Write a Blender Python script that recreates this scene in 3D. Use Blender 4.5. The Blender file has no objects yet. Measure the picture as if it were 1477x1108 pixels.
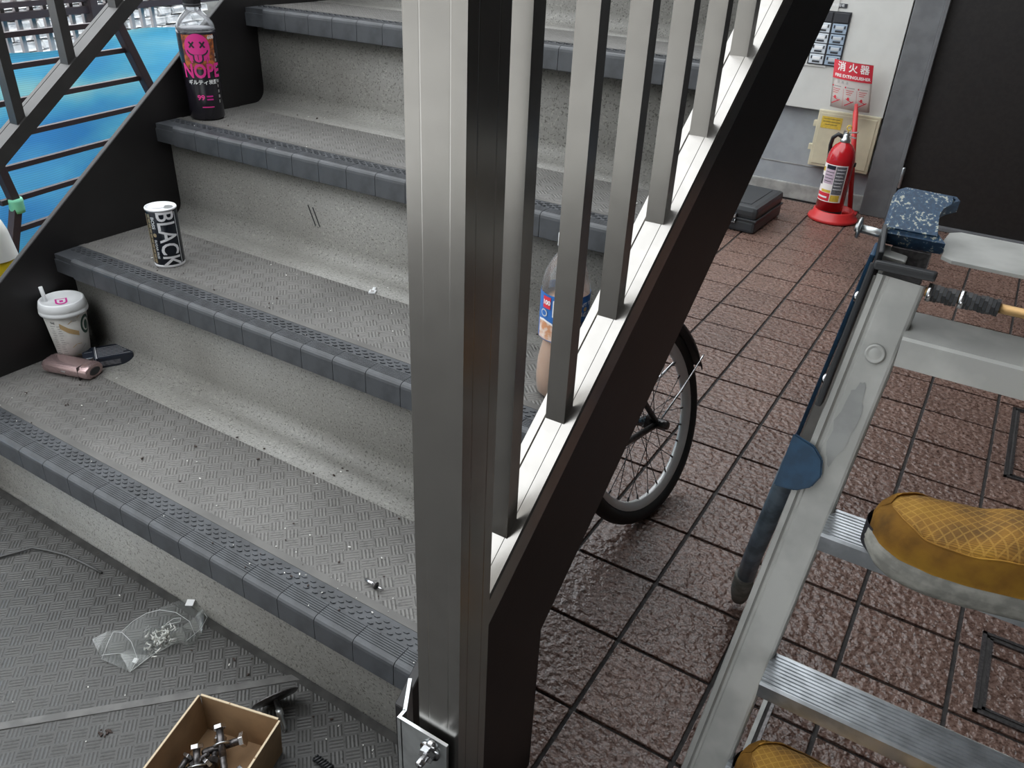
import bpy, bmesh, math, random
from mathutils import Vector, Matrix, Euler
random.seed(7)
PI = math.pi
sc = bpy.context.scene
COL = sc.collection

# ------------------------------------------------------------------ camera
yaw, pit, rol = 0.53078, -0.52647, 0.048337
R_ = (Matrix.Rotation(yaw, 3, 'Z') @ Matrix.Rotation(PI/2 + pit, 3, 'X') @ Matrix.Rotation(rol, 3, 'Z'))
cam_d = bpy.data.cameras.new('camera')
cam = bpy.data.objects.new('camera', cam_d)
COL.objects.link(cam)
cam.matrix_world = Matrix.Translation((1.48565, -0.51004, 0.96835)) @ R_.to_4x4()
cam_d.sensor_width = 36.0
cam_d.lens = 1155.44 / 1477 * 36
cam_d.clip_start = 0.02
sc.camera = cam

# ------------------------------------------------------------------ sky and exposure
sc.view_settings.view_transform = 'Standard'
sc.view_settings.look = 'None'
sc.view_settings.gamma = 1
sc.view_settings.use_curve_mapping = False
sc.view_settings.exposure = 0.42
w = bpy.data.worlds.new('overcast_sky'); sc.world = w
w.use_nodes = True
bg = w.node_tree.nodes['Background']
bg.inputs[0].default_value = (0.93, 0.97, 1.0, 1)
bg.inputs[1].default_value = 2.5

# ------------------------------------------------------------------ materials
def mat(name, col=(.5, .5, .5), rough=.5, metal=0.0, noise=0.0, nscale=20, col2=None, bump=0.0, bscale=200,
        spec=.5, alpha=None, coat=0.0, ramp=(.4, .6), detail=4, bdist=.001):
    m = bpy.data.materials.new(name); m.use_nodes = True
    nt = m.node_tree; b = nt.nodes['Principled BSDF']
    b.inputs['Base Color'].default_value = (*col, 1)
    b.inputs['Roughness'].default_value = rough
    b.inputs['Metallic'].default_value = metal
    b.inputs['Specular IOR Level'].default_value = spec
    b.inputs['Coat Weight'].default_value = coat
    tc = nt.nodes.new('ShaderNodeTexCoord')
    if noise or col2:
        n = nt.nodes.new('ShaderNodeTexNoise'); n.inputs['Scale'].default_value = nscale; n.inputs['Detail'].default_value = detail
        nt.links.new(tc.outputs['Object'], n.inputs['Vector'])
        r = nt.nodes.new('ShaderNodeValToRGB')
        c2 = col2 or tuple(max(0, c*(1-noise)) for c in col)
        r.color_ramp.elements[0].position = ramp[0]; r.color_ramp.elements[1].position = ramp[1]
        r.color_ramp.elements[0].color = (*c2, 1); r.color_ramp.elements[1].color = (*col, 1)
        nt.links.new(n.outputs['Fac'], r.inputs['Fac'])
        nt.links.new(r.outputs['Color'], b.inputs['Base Color'])
    if bump:
        n2 = nt.nodes.new('ShaderNodeTexNoise'); n2.inputs['Scale'].default_value = bscale; n2.inputs['Detail'].default_value = 3
        nt.links.new(tc.outputs['Object'], n2.inputs['Vector'])
        bp = nt.nodes.new('ShaderNodeBump'); bp.inputs['Strength'].default_value = bump; bp.inputs['Distance'].default_value = bdist
        nt.links.new(n2.outputs['Fac'], bp.inputs['Height'])
        nt.links.new(bp.outputs['Normal'], b.inputs['Normal'])
    return m

class NT:
    """tiny helper to chain shader math nodes"""
    def __init__(s, m):
        s.t = m.node_tree; s.b = s.t.nodes['Principled BSDF']
    def n(s, typ, **kw):
        x = s.t.nodes.new(typ)
        for k, v in kw.items(): setattr(x, k, v)
        return x
    def put(s, sock, v):
        if hasattr(v, 'is_output'): s.t.links.new(v, sock)
        else: sock.default_value = v
    def math(s, op, a, b=0.0, c=0.0):
        x = s.n('ShaderNodeMath', operation=op)
        s.put(x.inputs[0], a); s.put(x.inputs[1], b); s.put(x.inputs[2], c)
        return x.outputs[0]
    def noise(s, vec, scale, detail=4, rough=.5):
        x = s.n('ShaderNodeTexNoise'); s.put(x.inputs['Vector'], vec)
        x.inputs['Scale'].default_value = scale; x.inputs['Detail'].default_value = detail; x.inputs['Roughness'].default_value = rough
        return x.outputs['Fac']
    def ramp(s, fac, stops):
        x = s.n('ShaderNodeValToRGB'); s.put(x.inputs['Fac'], fac)
        e = x.color_ramp.elements
        while len(e) < len(stops): e.new(.5)
        for el, (p, c) in zip(e, stops):
            el.position = p; el.color = (*c, 1) if len(c) == 3 else c
        return x.outputs['Color']
    def mix(s, fac, a, b, mode='MIX'):
        x = s.n('ShaderNodeMix', data_type='RGBA', blend_type=mode)
        s.put(x.inputs['Factor'], fac); s.put(x.inputs[6], a); s.put(x.inputs[7], b)
        return x.outputs[2]
    def bump(s, h, strength, dist=.001, normal=None):
        x = s.n('ShaderNodeBump'); x.inputs['Strength'].default_value = strength; x.inputs['Distance'].default_value = dist
        s.put(x.inputs['Height'], h)
        if normal is not None: s.put(x.inputs['Normal'], normal)
        return x.outputs['Normal']

def basket_sheet(name, base, dark, dirt):
    """vinyl stair sheet: basket weave of short ribs, laid on the diagonal, dusty and scuffed"""
    m = mat(name, base, .5); k = NT(m)
    tc = k.n('ShaderNodeTexCoord')
    mp = k.n('ShaderNodeMapping'); mp.inputs['Rotation'].default_value = (0, 0, PI/4); mp.inputs['Scale'].default_value = (48, 48, 48)
    k.put(mp.inputs[0], tc.outputs['Object'])
    sp = k.n('ShaderNodeSeparateXYZ'); k.put(sp.inputs[0], mp.outputs[0])
    u, v = sp.outputs[0], sp.outputs[1]
    par = k.math('MODULO', k.math('ADD', k.math('FLOOR', u), k.math('ADD', k.math('FLOOR', v), 400.0)), 2.0)
    su = k.math('SINE', k.math('MULTIPLY', u, 2*PI*4)); sv = k.math('SINE', k.math('MULTIPLY', v, 2*PI*4))
    mx = k.n('ShaderNodeMix', data_type='FLOAT'); k.put(mx.inputs[0], par); k.put(mx.inputs[2], su); k.put(mx.inputs[3], sv)
    h = mx.outputs[0]
    fu = k.math('ABSOLUTE', k.math('SUBTRACT', k.math('FRACT', u), .5)); fv = k.math('ABSOLUTE', k.math('SUBTRACT', k.math('FRACT', v), .5))
    edge = k.math('GREATER_THAN', k.math('MAXIMUM', fu, fv), .44)
    h2 = k.math('MULTIPLY', h, k.math('SUBTRACT', 1.0, edge))
    big = k.noise(tc.outputs['Object'], 5, 6, .6); fine = k.noise(tc.outputs['Object'], 260, 2)
    c = k.ramp(big, [(.3, dirt), (.62, base)])
    groove = k.math('MULTIPLY_ADD', h2, -.5, .5)
    c2 = k.mix(k.math('MULTIPLY', groove, .55), c, (*dark, 1))
    sp2 = k.ramp(fine, [(.30, (.35, .35, .35)), (.45, (1, 1, 1))])
    c3 = k.mix(.6, c2, sp2, 'MULTIPLY')
    k.put(k.b.inputs['Base Color'], c3)
    k.put(k.b.inputs['Normal'], k.bump(h2, .55, .0009))
    return m

M = {}
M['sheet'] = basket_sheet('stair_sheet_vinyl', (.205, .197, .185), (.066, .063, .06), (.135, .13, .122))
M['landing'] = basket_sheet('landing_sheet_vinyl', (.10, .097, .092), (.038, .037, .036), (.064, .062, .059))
M['seam'] = mat('welded_sheet_seam', (.125, .121, .115), .5, noise=.3, nscale=40)
M['plain_sheet'] = mat('plain_sheet_border', (.145, .139, .13), .5, noise=.35, nscale=9)
def speckle_mat():
    m = mat('riser_speckled_vinyl', (.3, .3, .28), .5); k = NT(m); tc = k.n('ShaderNodeTexCoord'); o = tc.outputs['Object']
    big = k.noise(o, 4, 5); f = k.noise(o, 330, 2); g = k.noise(o, 190, 1)
    c = k.ramp(big, [(.3, (.215, .207, .19)), (.65, (.30, .293, .272))])
    c = k.mix(1.0, c, k.ramp(f, [(.33, (.42, .41, .40)), (.43, (1, 1, 1))]), 'MULTIPLY')
    c = k.mix(1.0, c, k.ramp(g, [(.58, (1, 1, 1)), (.7, (1.25, 1.25, 1.22))]), 'MULTIPLY')
    k.put(k.b.inputs['Base Color'], c); k.put(k.b.inputs['Normal'], k.bump(f, .15, .0005))
    return m
M['riser'] = speckle_mat()
M['nosing'] = mat('nosing_rubber', (.060, .064, .071), .42, noise=.35, nscale=30, bump=.12, bscale=500)
M['stringer'] = mat('stringer_dark_paint', (.012, .0105, .011), .42, noise=.3, nscale=12, bump=.1, bscale=160)
M['alu'] = mat('bronze_anodised_aluminium', (.345, .33, .31), .25, 1.0, noise=.06, nscale=40)
M['dark_alu'] = mat('dark_bronze_aluminium', (.075, .072, .07), .4, .6, noise=.1, nscale=30)
M['zinc'] = mat('zinc_plated_steel', (.6, .62, .62), .3, .9, noise=.25, nscale=25)
M['screw'] = mat('pale_zinc_screw', (.72, .71, .68), .35, .35)
M['steel'] = mat('bright_steel', (.62, .62, .63), .22, 1.0)
M['dark_steel'] = mat('dark_steel', (.16, .15, .15), .35, .8, noise=.4, nscale=200)
M['cable'] = mat('grey_black_cable', (.07, .07, .068), .4)
M['case'] = mat('charcoal_plastic', (.036, .038, .041), .5, bump=.1, bscale=300)
M['black'] = mat('black_plastic', (.02, .021, .023), .45, bump=.1, bscale=300)
M['rim'] = mat('pale_alloy_rim', (.72, .72, .71), .4, .3)
M['rubber'] = mat('tyre_rubber', (.016, .016, .016), .6, bump=.2, bscale=300)
M['white'] = mat('white_print', (.8, .8, .8), .5)
M['silver'] = mat('silver_print', (.62, .64, .66), .35, .3)
M['grout'] = mat('dark_grout', (.055, .05, .048), .8, noise=.4, nscale=60, bump=.4, bscale=200)

def tile_mat(name, a, b, d):
    m = mat(name, a, .4); k = NT(m); tc = k.n('ShaderNodeTexCoord'); o = tc.outputs['Object']
    gi = k.n('ShaderNodeNewGeometry')
    n1 = k.noise(o, 120, 4, .6); n2 = k.noise(o, 340, 2)
    oi = k.n('ShaderNodeObjectInfo')
    ad = k.n('ShaderNodeVectorMath', operation='ADD'); k.put(ad.inputs[0], o); k.put(ad.inputs[1], oi.outputs['Location'])
    big = k.noise(ad.outputs[0], 2.2, 4)
    c = k.ramp(n1, [(.32, d), (.5, a), (.68, b)])
    c = k.mix(.8, c, k.ramp(n2, [(.32, (.45, .42, .4)), (.45, (1, 1, 1)), (.66, (1, 1, 1)), (.74, (1.5, 1.45, 1.4))]), 'MULTIPLY')
    c = k.mix(.7, c, k.ramp(big, [(.3, (.6, .58, .57)), (.65, (1.1, 1.08, 1.05))]), 'MULTIPLY')
    c = k.mix(.35, c, k.ramp(oi.outputs['Random'], [(0, (.75, .72, .7)), (1, (1.2, 1.15, 1.1))]), 'MULTIPLY')
    k.put(k.b.inputs['Base Color'], c)
    k.put(k.b.inputs['Roughness'], k.math('MULTIPLY_ADD', n1, .25, .16))
    vo = k.noise(ad.outputs[0], 62, 2, .45)
    k.put(k.b.inputs['Normal'], k.bump(n2, .25, .0006, k.bump(vo, .9, .0095)))
    return m
M['tile'] = tile_mat('red_brown_stone_tile', (.185, .114, .092), (.275, .19, .163), (.09, .053, .043))
M['concrete'] = mat('grey_painted_block', (.33, .345, .36), .7, noise=.10, nscale=14, bump=.25, bscale=150)
M['front_wall'] = mat('grey_front_wall', (.60, .59, .565), .8, noise=.2, nscale=8)
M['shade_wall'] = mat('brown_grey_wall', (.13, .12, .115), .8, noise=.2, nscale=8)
M['mortar'] = mat('baseboard_mortar', (.36, .355, .335), .8, noise=.3, nscale=16, bump=.35, bscale=120)
M['panel'] = mat('ivory_metal_panel', (.62, .61, .575), .45, noise=.06, nscale=8)
M['cream'] = mat('cream_plastic_box', (.62, .56, .40), .5, noise=.12, nscale=10)
M['yellow'] = mat('yellow_sticker', (.70, .48, .06), .5, noise=.15, nscale=90)
M['door'] = mat('dark_brown_door', (.018, .015, .014), .45, noise=.3, nscale=60, bump=.1, bscale=220)
M['frame_shaded_wall'] = mat('dark_grey_frame_and_shaded_wall', (.15, .152, .157), .6, noise=.2, nscale=12)  # door frame grey, also the painted shade on the concrete beside it
M['red'] = mat('red_lacquer', (.50, .012, .018), .22, noise=.15, nscale=12, coat=.4)
M['red_plastic'] = mat('red_plastic', (.58, .03, .03), .38, noise=.1, nscale=20)
M['sign_white'] = mat('sign_off_white', (.86, .80, .77), .5)
M['sign_red'] = mat('sign_red_print', (.62, .03, .05), .5)
M['ladder'] = mat('weathered_aluminium', (.50, .50, .475), .5, .35, noise=.22, nscale=14, bump=.12, bscale=260)
M['stain'] = mat('dull_grey_stain', (.33, .335, .325), .6, noise=.15, nscale=40)
M['tread_alu'] = mat('ribbed_tread_aluminium', (.56, .585, .61), .3, .88, noise=.25, nscale=35)
def blue_paint():
    m = mat('blue_plastic_with_paint_splashes', (.03, .10, .2), .4); k = NT(m); tc = k.n('ShaderNodeTexCoord'); o = tc.outputs['Object']
    n = k.noise(o, 210, 3, .55); b = k.noise(o, 38, 3)
    f = k.math('ADD', n, k.math('MULTIPLY', k.math('SUBTRACT', b, .5), .5))
    c = k.ramp(f, [(.40, (.012, .042, .09)), (.54, (.018, .065, .135)), (.585, (.03, .085, .15)), (.625, (.42, .44, .38))])
    k.put(k.b.inputs['Base Color'], c)
    return m
M['blue'] = blue_paint()
M['blue_plain'] = mat('dark_blue_plastic', (.018, .065, .13), .4, noise=.3, nscale=60)
M['blue_tube'] = mat('blue_grey_enamel', (.20, .26, .32), .4, 0, noise=.45, nscale=30)
def shoe_mat(name, lattice=True):
    m = mat(name, (.46, .24, .03), .8); k = NT(m); tc = k.n('ShaderNodeTexCoord'); o = tc.outputs['Object']
    big = k.noise(o, 16, 4, .6); fine = k.noise(o, 700, 2)
    c = k.ramp(big, [(.34, (.165, .082, .017)), (.5, (.36, .175, .024)), (.62, (.46, .245, .028))])
    if lattice:
        mp = k.n('ShaderNodeMapping'); mp.inputs['Rotation'].default_value = (0, 0, PI/4); mp.inputs['Scale'].default_value = (125, 125, 125)
        k.put(mp.inputs[0], o)
        sp = k.n('ShaderNodeSeparateXYZ'); k.put(sp.inputs[0], mp.outputs[0])
        fu = k.math('ABSOLUTE', k.math('SUBTRACT', k.math('FRACT', sp.outputs[0]), .5)); fv = k.math('ABSOLUTE', k.math('SUBTRACT', k.math('FRACT', sp.outputs[1]), .5))
        g = k.math('GREATER_THAN', k.math('MAXIMUM', fu, fv), .41)
        weave = k.math('SINE', k.math('MULTIPLY', k.math('SUBTRACT', sp.outputs[0], sp.outputs[1]), 2*PI*4))
        inner = k.mix(k.math('MULTIPLY_ADD', weave, .2, .25), c, (.07, .035, .008, 1))
        line = k.mix(.35, c, (.50, .30, .07, 1))
        c = k.mix(g, inner, line)
        k.put(k.b.inputs['Normal'], k.bump(k.math('ADD', g, k.math('MULTIPLY', weave, .2)), .7, .0008))
    else:
        k.put(k.b.inputs['Normal'], k.bump(fine, .4, .0006))
    k.put(k.b.inputs['Base Color'], c)
    return m
M['shoe_mesh'] = shoe_mat('mustard_knit')
M['shoe_suede'] = shoe_mat('mustard_suede', False)
M['sole'] = mat('grey_foam_sole', (.25, .243, .215), .8, noise=.35, nscale=60, bump=.3, bscale=200)
M['sole_dark'] = mat('dark_outsole', (.03, .028, .035), .7)
M['cardboard'] = mat('brown_cardboard', (.30, .185, .095), .75, noise=.2, nscale=30, bump=.1, bscale=150)
M['cardboard_edge'] = mat('cardboard_cut_edge', (.58, .47, .32), .8)
M['tarp'] = None
M['green_tape'] = mat('pale_green_tape', (.25, .75, .5), .5)
M['fence'] = mat('dark_fence_paint', (.05, .035, .04), .5)
M['lattice'] = mat('grey_lattice_paint', (.48, .44, .44), .6)
M['stone'] = mat('white_rubble_stone', (.93, .92, .91), .8, noise=.2, nscale=30, bump=.5, bscale=60, bdist=.01)
M['cone_y'] = mat('yellow_barrier_plastic', (.9, .65, .03), .4)
M['cone_w'] = mat('white_barrier_plastic', (.85, .85, .8), .4)
def thin_film(name, tint, gloss, rough=.06, veil=.1, fmul=1.0):
    m = bpy.data.materials.new(name); m.use_nodes = True; nt = m.node_tree
    for n in list(nt.nodes):
        if n.type == 'BSDF_PRINCIPLED': nt.nodes.remove(n)
    out = nt.nodes['Material Output']
    t = nt.nodes.new('ShaderNodeBsdfTransparent'); t.inputs[0].default_value = (*tint, 1)
    veil_ = nt.nodes.new('ShaderNodeBsdfDiffuse'); veil_.inputs[0].default_value = (.85, .86, .86, 1)
    g = nt.nodes.new('ShaderNodeBsdfGlossy'); g.inputs['Roughness'].default_value = rough
    g.inputs[0].default_value = (1, 1, 1, 1)
    lw = nt.nodes.new('ShaderNodeLayerWeight'); lw.inputs[0].default_value = gloss
    mx = nt.nodes.new('ShaderNodeMixShader')
    fm = nt.nodes.new('ShaderNodeMath'); fm.operation = 'MULTIPLY'; fm.inputs[1].default_value = fmul
    nt.links.new(lw.outputs['Fresnel'], fm.inputs[0]); nt.links.new(fm.outputs[0], mx.inputs[0]); nt.links.new(t.outputs[0], mx.inputs[1]); nt.links.new(g.outputs[0], mx.inputs[2])
    mv = nt.nodes.new('ShaderNodeMixShader'); mv.inputs[0].default_value = veil
    nt.links.new(mx.outputs[0], mv.inputs[1]); nt.links.new(veil_.outputs[0], mv.inputs[2])
    nt.links.new(mv.outputs[0], out.inputs[0])
    return m
M['pet'] = thin_film('clear_pet_plastic', (.95, .96, .97), .22, .05)
M['film'] = thin_film('clear_bag_film', (.95, .96, .95), .25, .14, .04, .42)
M['crease'] = mat('film_crease', (.55, .56, .56), .3)
def tarp_mat():
    m = mat('blue_mesh_tarpaulin', (.06, .36, .75), .5); k = NT(m); tc = k.n('ShaderNodeTexCoord'); o = tc.outputs['Object']
    mp = k.n('ShaderNodeMapping'); mp.inputs['Scale'].default_value = (1, .35, 1.6); k.put(mp.inputs[0], o)
    big = k.noise(mp.outputs[0], 5, 3)
    wv = k.n('ShaderNodeTexWave', wave_type='BANDS', bands_direction='Z'); wv.inputs['Scale'].default_value = 60; k.put(wv.inputs['Vector'], o)
    c = k.ramp(big, [(.3, (.14, .55, .93)), (.55, (.25, .78, .99)), (.75, (.60, .97, 1.0))])
    c = k.mix(.15, c, wv.outputs['Color'], 'MULTIPLY')
    k.put(k.b.inputs['Base Color'], c)
    tl = k.n('ShaderNodeBsdfTranslucent'); k.put(tl.inputs[0], c)
    ms = k.n('ShaderNodeMixShader'); ms.inputs[0].default_value = .6
    k.put(ms.inputs[1], k.b.outputs[0]); k.put(ms.inputs[2], tl.outputs[0]); k.put(k.t.nodes['Material Output'].inputs[0], ms.outputs[0])
    return m
M['tarp'] = tarp_mat()
M['liquid'] = mat('milk_tea', (.50, .31, .20), .35)
M['paper_cup'] = mat('white_paper_cup', (.66, .645, .615), .55, noise=.1, nscale=60)
M['lid'] = mat('white_cup_lid', (.78, .79, .80), .35)
M['magenta'] = mat('magenta_print', (.55, .02, .26), .5)
M['pink'] = mat('hot_pink_print', (.80, .04, .30), .4)
M['bottle_black'] = mat('black_shrink_label', (.014, .012, .018), .25)
M['orange'] = mat('orange_print', (.62, .18, .04), .45, noise=.6, nscale=120, col2=(.18, .05, .03))
M['can_black'] = mat('black_can_print', (.008, .012, .02), .25, .3)
M['can_silver'] = mat('can_aluminium', (.82, .82, .84), .45, .25)
M['gold'] = mat('gold_print', (.42, .33, .2), .35, .6)
M['green'] = mat('dark_green_print', (.02, .06, .045), .5)
M['tan'] = mat('tan_print', (.52, .36, .17), .5)
M['greyprint'] = mat('grey_print', (.33, .32, .31), .6)
M['rose'] = mat('rose_metallic', (.46, .33, .325), .25, .75)
M['navy'] = mat('dark_navy_card', (.012, .017, .03), .35)
M['blue_label'] = mat('blue_bottle_label', (.03, .16, .50), .35, noise=.2, nscale=60)
M['navy_print'] = mat('navy_print', (.01, .03, .16), .4)
M['red_print'] = mat('red_print', (.65, .03, .05), .45)
M['beige'] = mat('beige_print', (.72, .60, .52), .5, noise=.5, nscale=90, col2=(.55, .25, .12))
M['lilac'] = mat('lilac_label', (.55, .42, .50), .5)
M['slate'] = mat('slate_label', (.17, .17, .19), .5, noise=.5, nscale=150)
M['debris'] = mat('pale_debris', (.75, .74, .70), .7)
M['shadow_grime'] = mat('grey_shadow_grime', (.045, .043, .04), .9, noise=.4, nscale=40)  # dirt and corner shadow in one dark colour
M['crumb'] = mat('dark_crumb', (.04, .025, .02), .8)
M['brass'] = mat('brass_rod', (.45, .28, .12), .4, .7)
M['plate_silver'] = mat('silver_nameplate', (.66, .70, .74), .4, .2)  # paler silver of the left door column
M['plate_blue'] = mat('bluish_nameplate', (.36, .44, .54), .4, .2)
M['ink'] = mat('dark_ink', (.03, .03, .035), .5)

# ------------------------------------------------------------------ mesh helpers
class MB:
    def __init__(s): s.bm = bmesh.new()
    def _add(s, pts, faces, smooth=False, mi=0):
        vs = [s.bm.verts.new(p) for p in pts]
        for f in faces:
            try:
                fc = s.bm.faces.new([vs[i] for i in f]); fc.smooth = smooth; fc.material_index = mi
            except ValueError: pass
        return vs
    def box(s, c, d, rot=None, bev=0, mi=0, taper=None):
        t = bmesh.new(); bmesh.ops.create_cube(t, size=1)
        for v in t.verts:
            v.co = Vector((v.co.x*d[0], v.co.y*d[1], v.co.z*d[2]))
        if bev: bmesh.ops.bevel(t, geom=t.edges[:], offset=bev, segments=2, affect='EDGES', profile=.6)
        m = Matrix.Translation(c) @ ((rot if isinstance(rot, Matrix) else Euler(rot).to_matrix()).to_4x4() if rot is not None else Matrix())
        s.merge(t, m, mi); return s
    def merge(s, t, m=Matrix(), mi=None):
        mp = {v: s.bm.verts.new(m @ v.co) for v in t.verts}
        for f in t.faces:
            try:
                n = s.bm.faces.new([mp[v] for v in f.verts]); n.smooth = f.smooth
                n.material_index = f.material_index if mi is None else mi
            except ValueError: pass
        t.free(); return s
    def prism(s, poly, a, b, axis='X', mi=0):
        """polygon of 2-D points extruded from a to b along axis (X: pts are y,z; Y: x,z; Z: x,y)"""
        n = len(poly)
        def P(p, t):
            return {'X': (t, p[0], p[1]), 'Y': (p[0], t, p[1]), 'Z': (p[0], p[1], t)}[axis]
        s._add([P(p, a) for p in poly] + [P(p, b) for p in poly],
               [list(range(n)), list(range(2*n-1, n-1, -1))] + [[i, i+n, (i+1) % n + n, (i+1) % n] for i in range(n)], mi=mi)
        return s
    def lathe(s, prof, seg=32, c=(0, 0, 0), smooth=True, mi=0, cap=True, rot=None):
        m = Matrix.Translation(c) @ (rot.to_4x4() if rot is not None else Matrix())
        rings = []
        for r, z in prof:
            if r < 1e-6: rings.append([s.bm.verts.new(m @ Vector((0, 0, z)))])
            else: rings.append([s.bm.verts.new(m @ Vector((r*math.cos(2*PI*i/seg), r*math.sin(2*PI*i/seg), z))) for i in range(seg)])
        for A, B in zip(rings, rings[1:]):
            for i in range(seg):
                j = (i+1) % seg
                q = [A[i % len(A)], A[j % len(A)], B[j % len(B)], B[i % len(B)]]
                u = []
                for x in q:
                    if x not in u: u.append(x)
                if len(u) > 2:
                    f = s.bm.faces.new(u); f.smooth = smooth; f.material_index = mi
        if cap:
            for rg, fl in ((rings[0], True), (rings[-1], False)):
                if len(rg) > 2:
                    f = s.bm.faces.new(rg[::-1] if fl else rg); f.material_index = mi
        return s
    def tube(s, pts, r, seg=10, cap=True, mi=0, flat=1.0):
        pts = [Vector(p) for p in pts]
        rr = r if isinstance(r, (list, tuple)) else [r]*len(pts)
        rings = []; up = None
        for i, p in enumerate(pts):
            t = (pts[min(i+1, len(pts)-1)] - pts[max(i-1, 0)]).normalized()
            if up is None:
                up = Vector((0, 0, 1)) if abs(t.z) < .9 else Vector((1, 0, 0))
            a = t.cross(up).normalized(); b = a.cross(t).normalized(); up = b
            rings.append([s.bm.verts.new(p + rr[i]*(a*math.cos(2*PI*k/seg) + b*flat*math.sin(2*PI*k/seg))) for k in range(seg)])
        for A, B in zip(rings, rings[1:]):
            for i in range(seg):
                f = s.bm.faces.new([A[i], A[(i+1) % seg], B[(i+1) % seg], B[i]]); f.smooth = True; f.material_index = mi
        if cap:
            s.bm.faces.new(rings[0][::-1]); s.bm.faces.new(rings[-1])
        return s
    def bar(s, a, b, w, h, up=(0, 0, 1), bev=0, mi=0):
        """rectangular bar from a to b; w across, h along up"""
        a, b = Vector(a), Vector(b); t = (b-a); L = t.length; t.normalize()
        x = t.cross(Vector(up)).normalized(); z = x.cross(t).normalized()
        m3 = Matrix((x, t, z)).transposed()
        return s.box((a+b)/2, (w, L, h), m3, bev, mi)
    def grid(s, fn, nu, nv, smooth=True, mi=0, closeu=False):
        V = [[s.bm.verts.new(fn(i/nu, j/nv)) for j in range(nv+1)] for i in range(nu + (0 if closeu else 1))]
        for i in range(nu):
            for j in range(nv):
                i2 = (i+1) % len(V)
                f = s.bm.faces.new([V[i][j], V[i2][j], V[i2][j+1], V[i][j+1]]); f.smooth = smooth; f.material_index = mi
        return V
    def build(s, name, m, parent=None, loc=(0, 0, 0), rot=None, recalc=True):
        if recalc: bmesh.ops.recalc_face_normals(s.bm, faces=s.bm.faces[:])
        me = bpy.data.meshes.new(name); s.bm.to_mesh(me); s.bm.free()
        for x in (m if isinstance(m, (list, tuple)) else [m]): me.materials.append(x)
        return place(name, me, parent, loc, rot)
def place(name, me, parent=None, loc=(0, 0, 0), rot=None):
    o = bpy.data.objects.new(name, me); COL.objects.link(o)
    o.location = loc
    if rot is not None: o.rotation_euler = rot
    if parent is not None: o.parent = parent
    return o
def thing(name, label, cat, loc=(0, 0, 0), rot=(0, 0, 0), group=None):
    o = bpy.data.objects.new(name, None); COL.objects.link(o)
    o.empty_display_size = .05
    o.location = loc; o.rotation_euler = rot
    o['label'] = label; o['category'] = cat
    if group: o['group'] = group
    return o
def tag(o, label, cat, group=None, kind=None):
    o['label'] = label; o['category'] = cat
    if group: o['group'] = group
    if kind: o['kind'] = kind
    return o
def struct(o, label=None):
    o['kind'] = 'structure'
    if label: o['label'] = label
    return o

def text_bm(body, size, bold=0.0, sx=1.0, align='CENTER'):
    cu = bpy.data.curves.new('lettering', 'FONT'); cu.body = body; cu.size = size; cu.offset = bold*size
    cu.align_x = align; cu.align_y = 'CENTER'; cu.resolution_u = 3
    o = bpy.data.objects.new('lettering', cu); COL.objects.link(o)
    dg = bpy.context.evaluated_depsgraph_get()
    me = bpy.data.meshes.new_from_object(o.evaluated_get(dg))
    t = bmesh.new(); t.from_mesh(me)
    bpy.data.objects.remove(o); bpy.data.meshes.remove(me); bpy.data.curves.remove(cu)
    for v in t.verts: v.co.x *= sx
    return t
def poly_bm(pts):
    t = bmesh.new(); t.faces.new([t.verts.new((x, y, 0)) for x, y in pts]); return t
def ell(cx, cy, rx, ry=None, n=28, a0=0, a1=2*PI):
    ry = ry or rx
    return [(cx + rx*math.cos(a0+(a1-a0)*i/(n if a1-a0 > 6.2 else n-1)), cy + ry*math.sin(a0+(a1-a0)*i/(n if a1-a0 > 6.2 else n-1))) for i in range(n)]
def rect(x0, y0, x1, y1): return [(x0, y0), (x1, y0), (x1, y1), (x0, y1)]
def strip(a, b, w):
    a, b = Vector(a), Vector(b); n = Vector((-(b-a).y, (b-a).x)).normalized()*w/2
    return [tuple(a-n), tuple(b-n), tuple(b+n), tuple(a+n)]
def wrap(t, rfun, z0=0.0, a0=0.0, step=.003, lift=.0004):
    """roll a flat print (x along the girth, y up) around a round body of radius rfun(z)"""
    xs = [v.co.x for v in t.verts]
    x = min(xs) + step
    while x < max(xs):
        bmesh.ops.bisect_plane(t, geom=t.verts[:]+t.edges[:]+t.faces[:], plane_co=(x, 0, 0), plane_no=(1, 0, 0)); x += step
    for v in t.verts:
        z = z0 + v.co.y; r = rfun(z); a = a0 + v.co.x / rfun(z0)
        v.co = Vector(((r+lift)*math.cos(a), (r+lift)*math.sin(a), z))
    return t
def print_on(t, m, name, material, parent, loc=(0, 0, 0)):
    """t is a flat print bmesh placed by matrix m"""
    b = MB(); b.merge(t, m); return b.build(name, material, parent, recalc=False)

# ================================================================== STRUCTURE
ZF = -0.31                      # tiled hall floor; the landing sheet is z = 0
# tiled floor: grout bed with every tile its own piece
fl = MB(); fl.box((1.45, 1.35, ZF-.056), (5.4, 5.5, .1)); floor = fl.build('floor', M['grout'])
struct(floor, 'hall floor of square red-brown textured stone tiles with dark grout')
tw, th = 0.2, 0.1992
tb = MB(); tb.box((0, 0, 0), (tw-.0085, th-.0085, .012), bev=.0018); tile0 = tb.build('tile', M['tile'], floor); tile_me = tile0.data
first = True
for i in range(-4, 8):
    for j in range(-12, 8):
        x = 1.1041 + tw*(i+.5); y = 2.6146 + th*(j+.5)
        if y > 4.05: continue
        t = tile0 if first else place('tile', tile_me, floor); first = False
        t.location = (x, y, ZF-.006 + random.uniform(-.0008, .0008)); t.rotation_euler = (random.uniform(-.003, .003), random.uniform(-.003, .003), random.uniform(-.004, .004))

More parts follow.
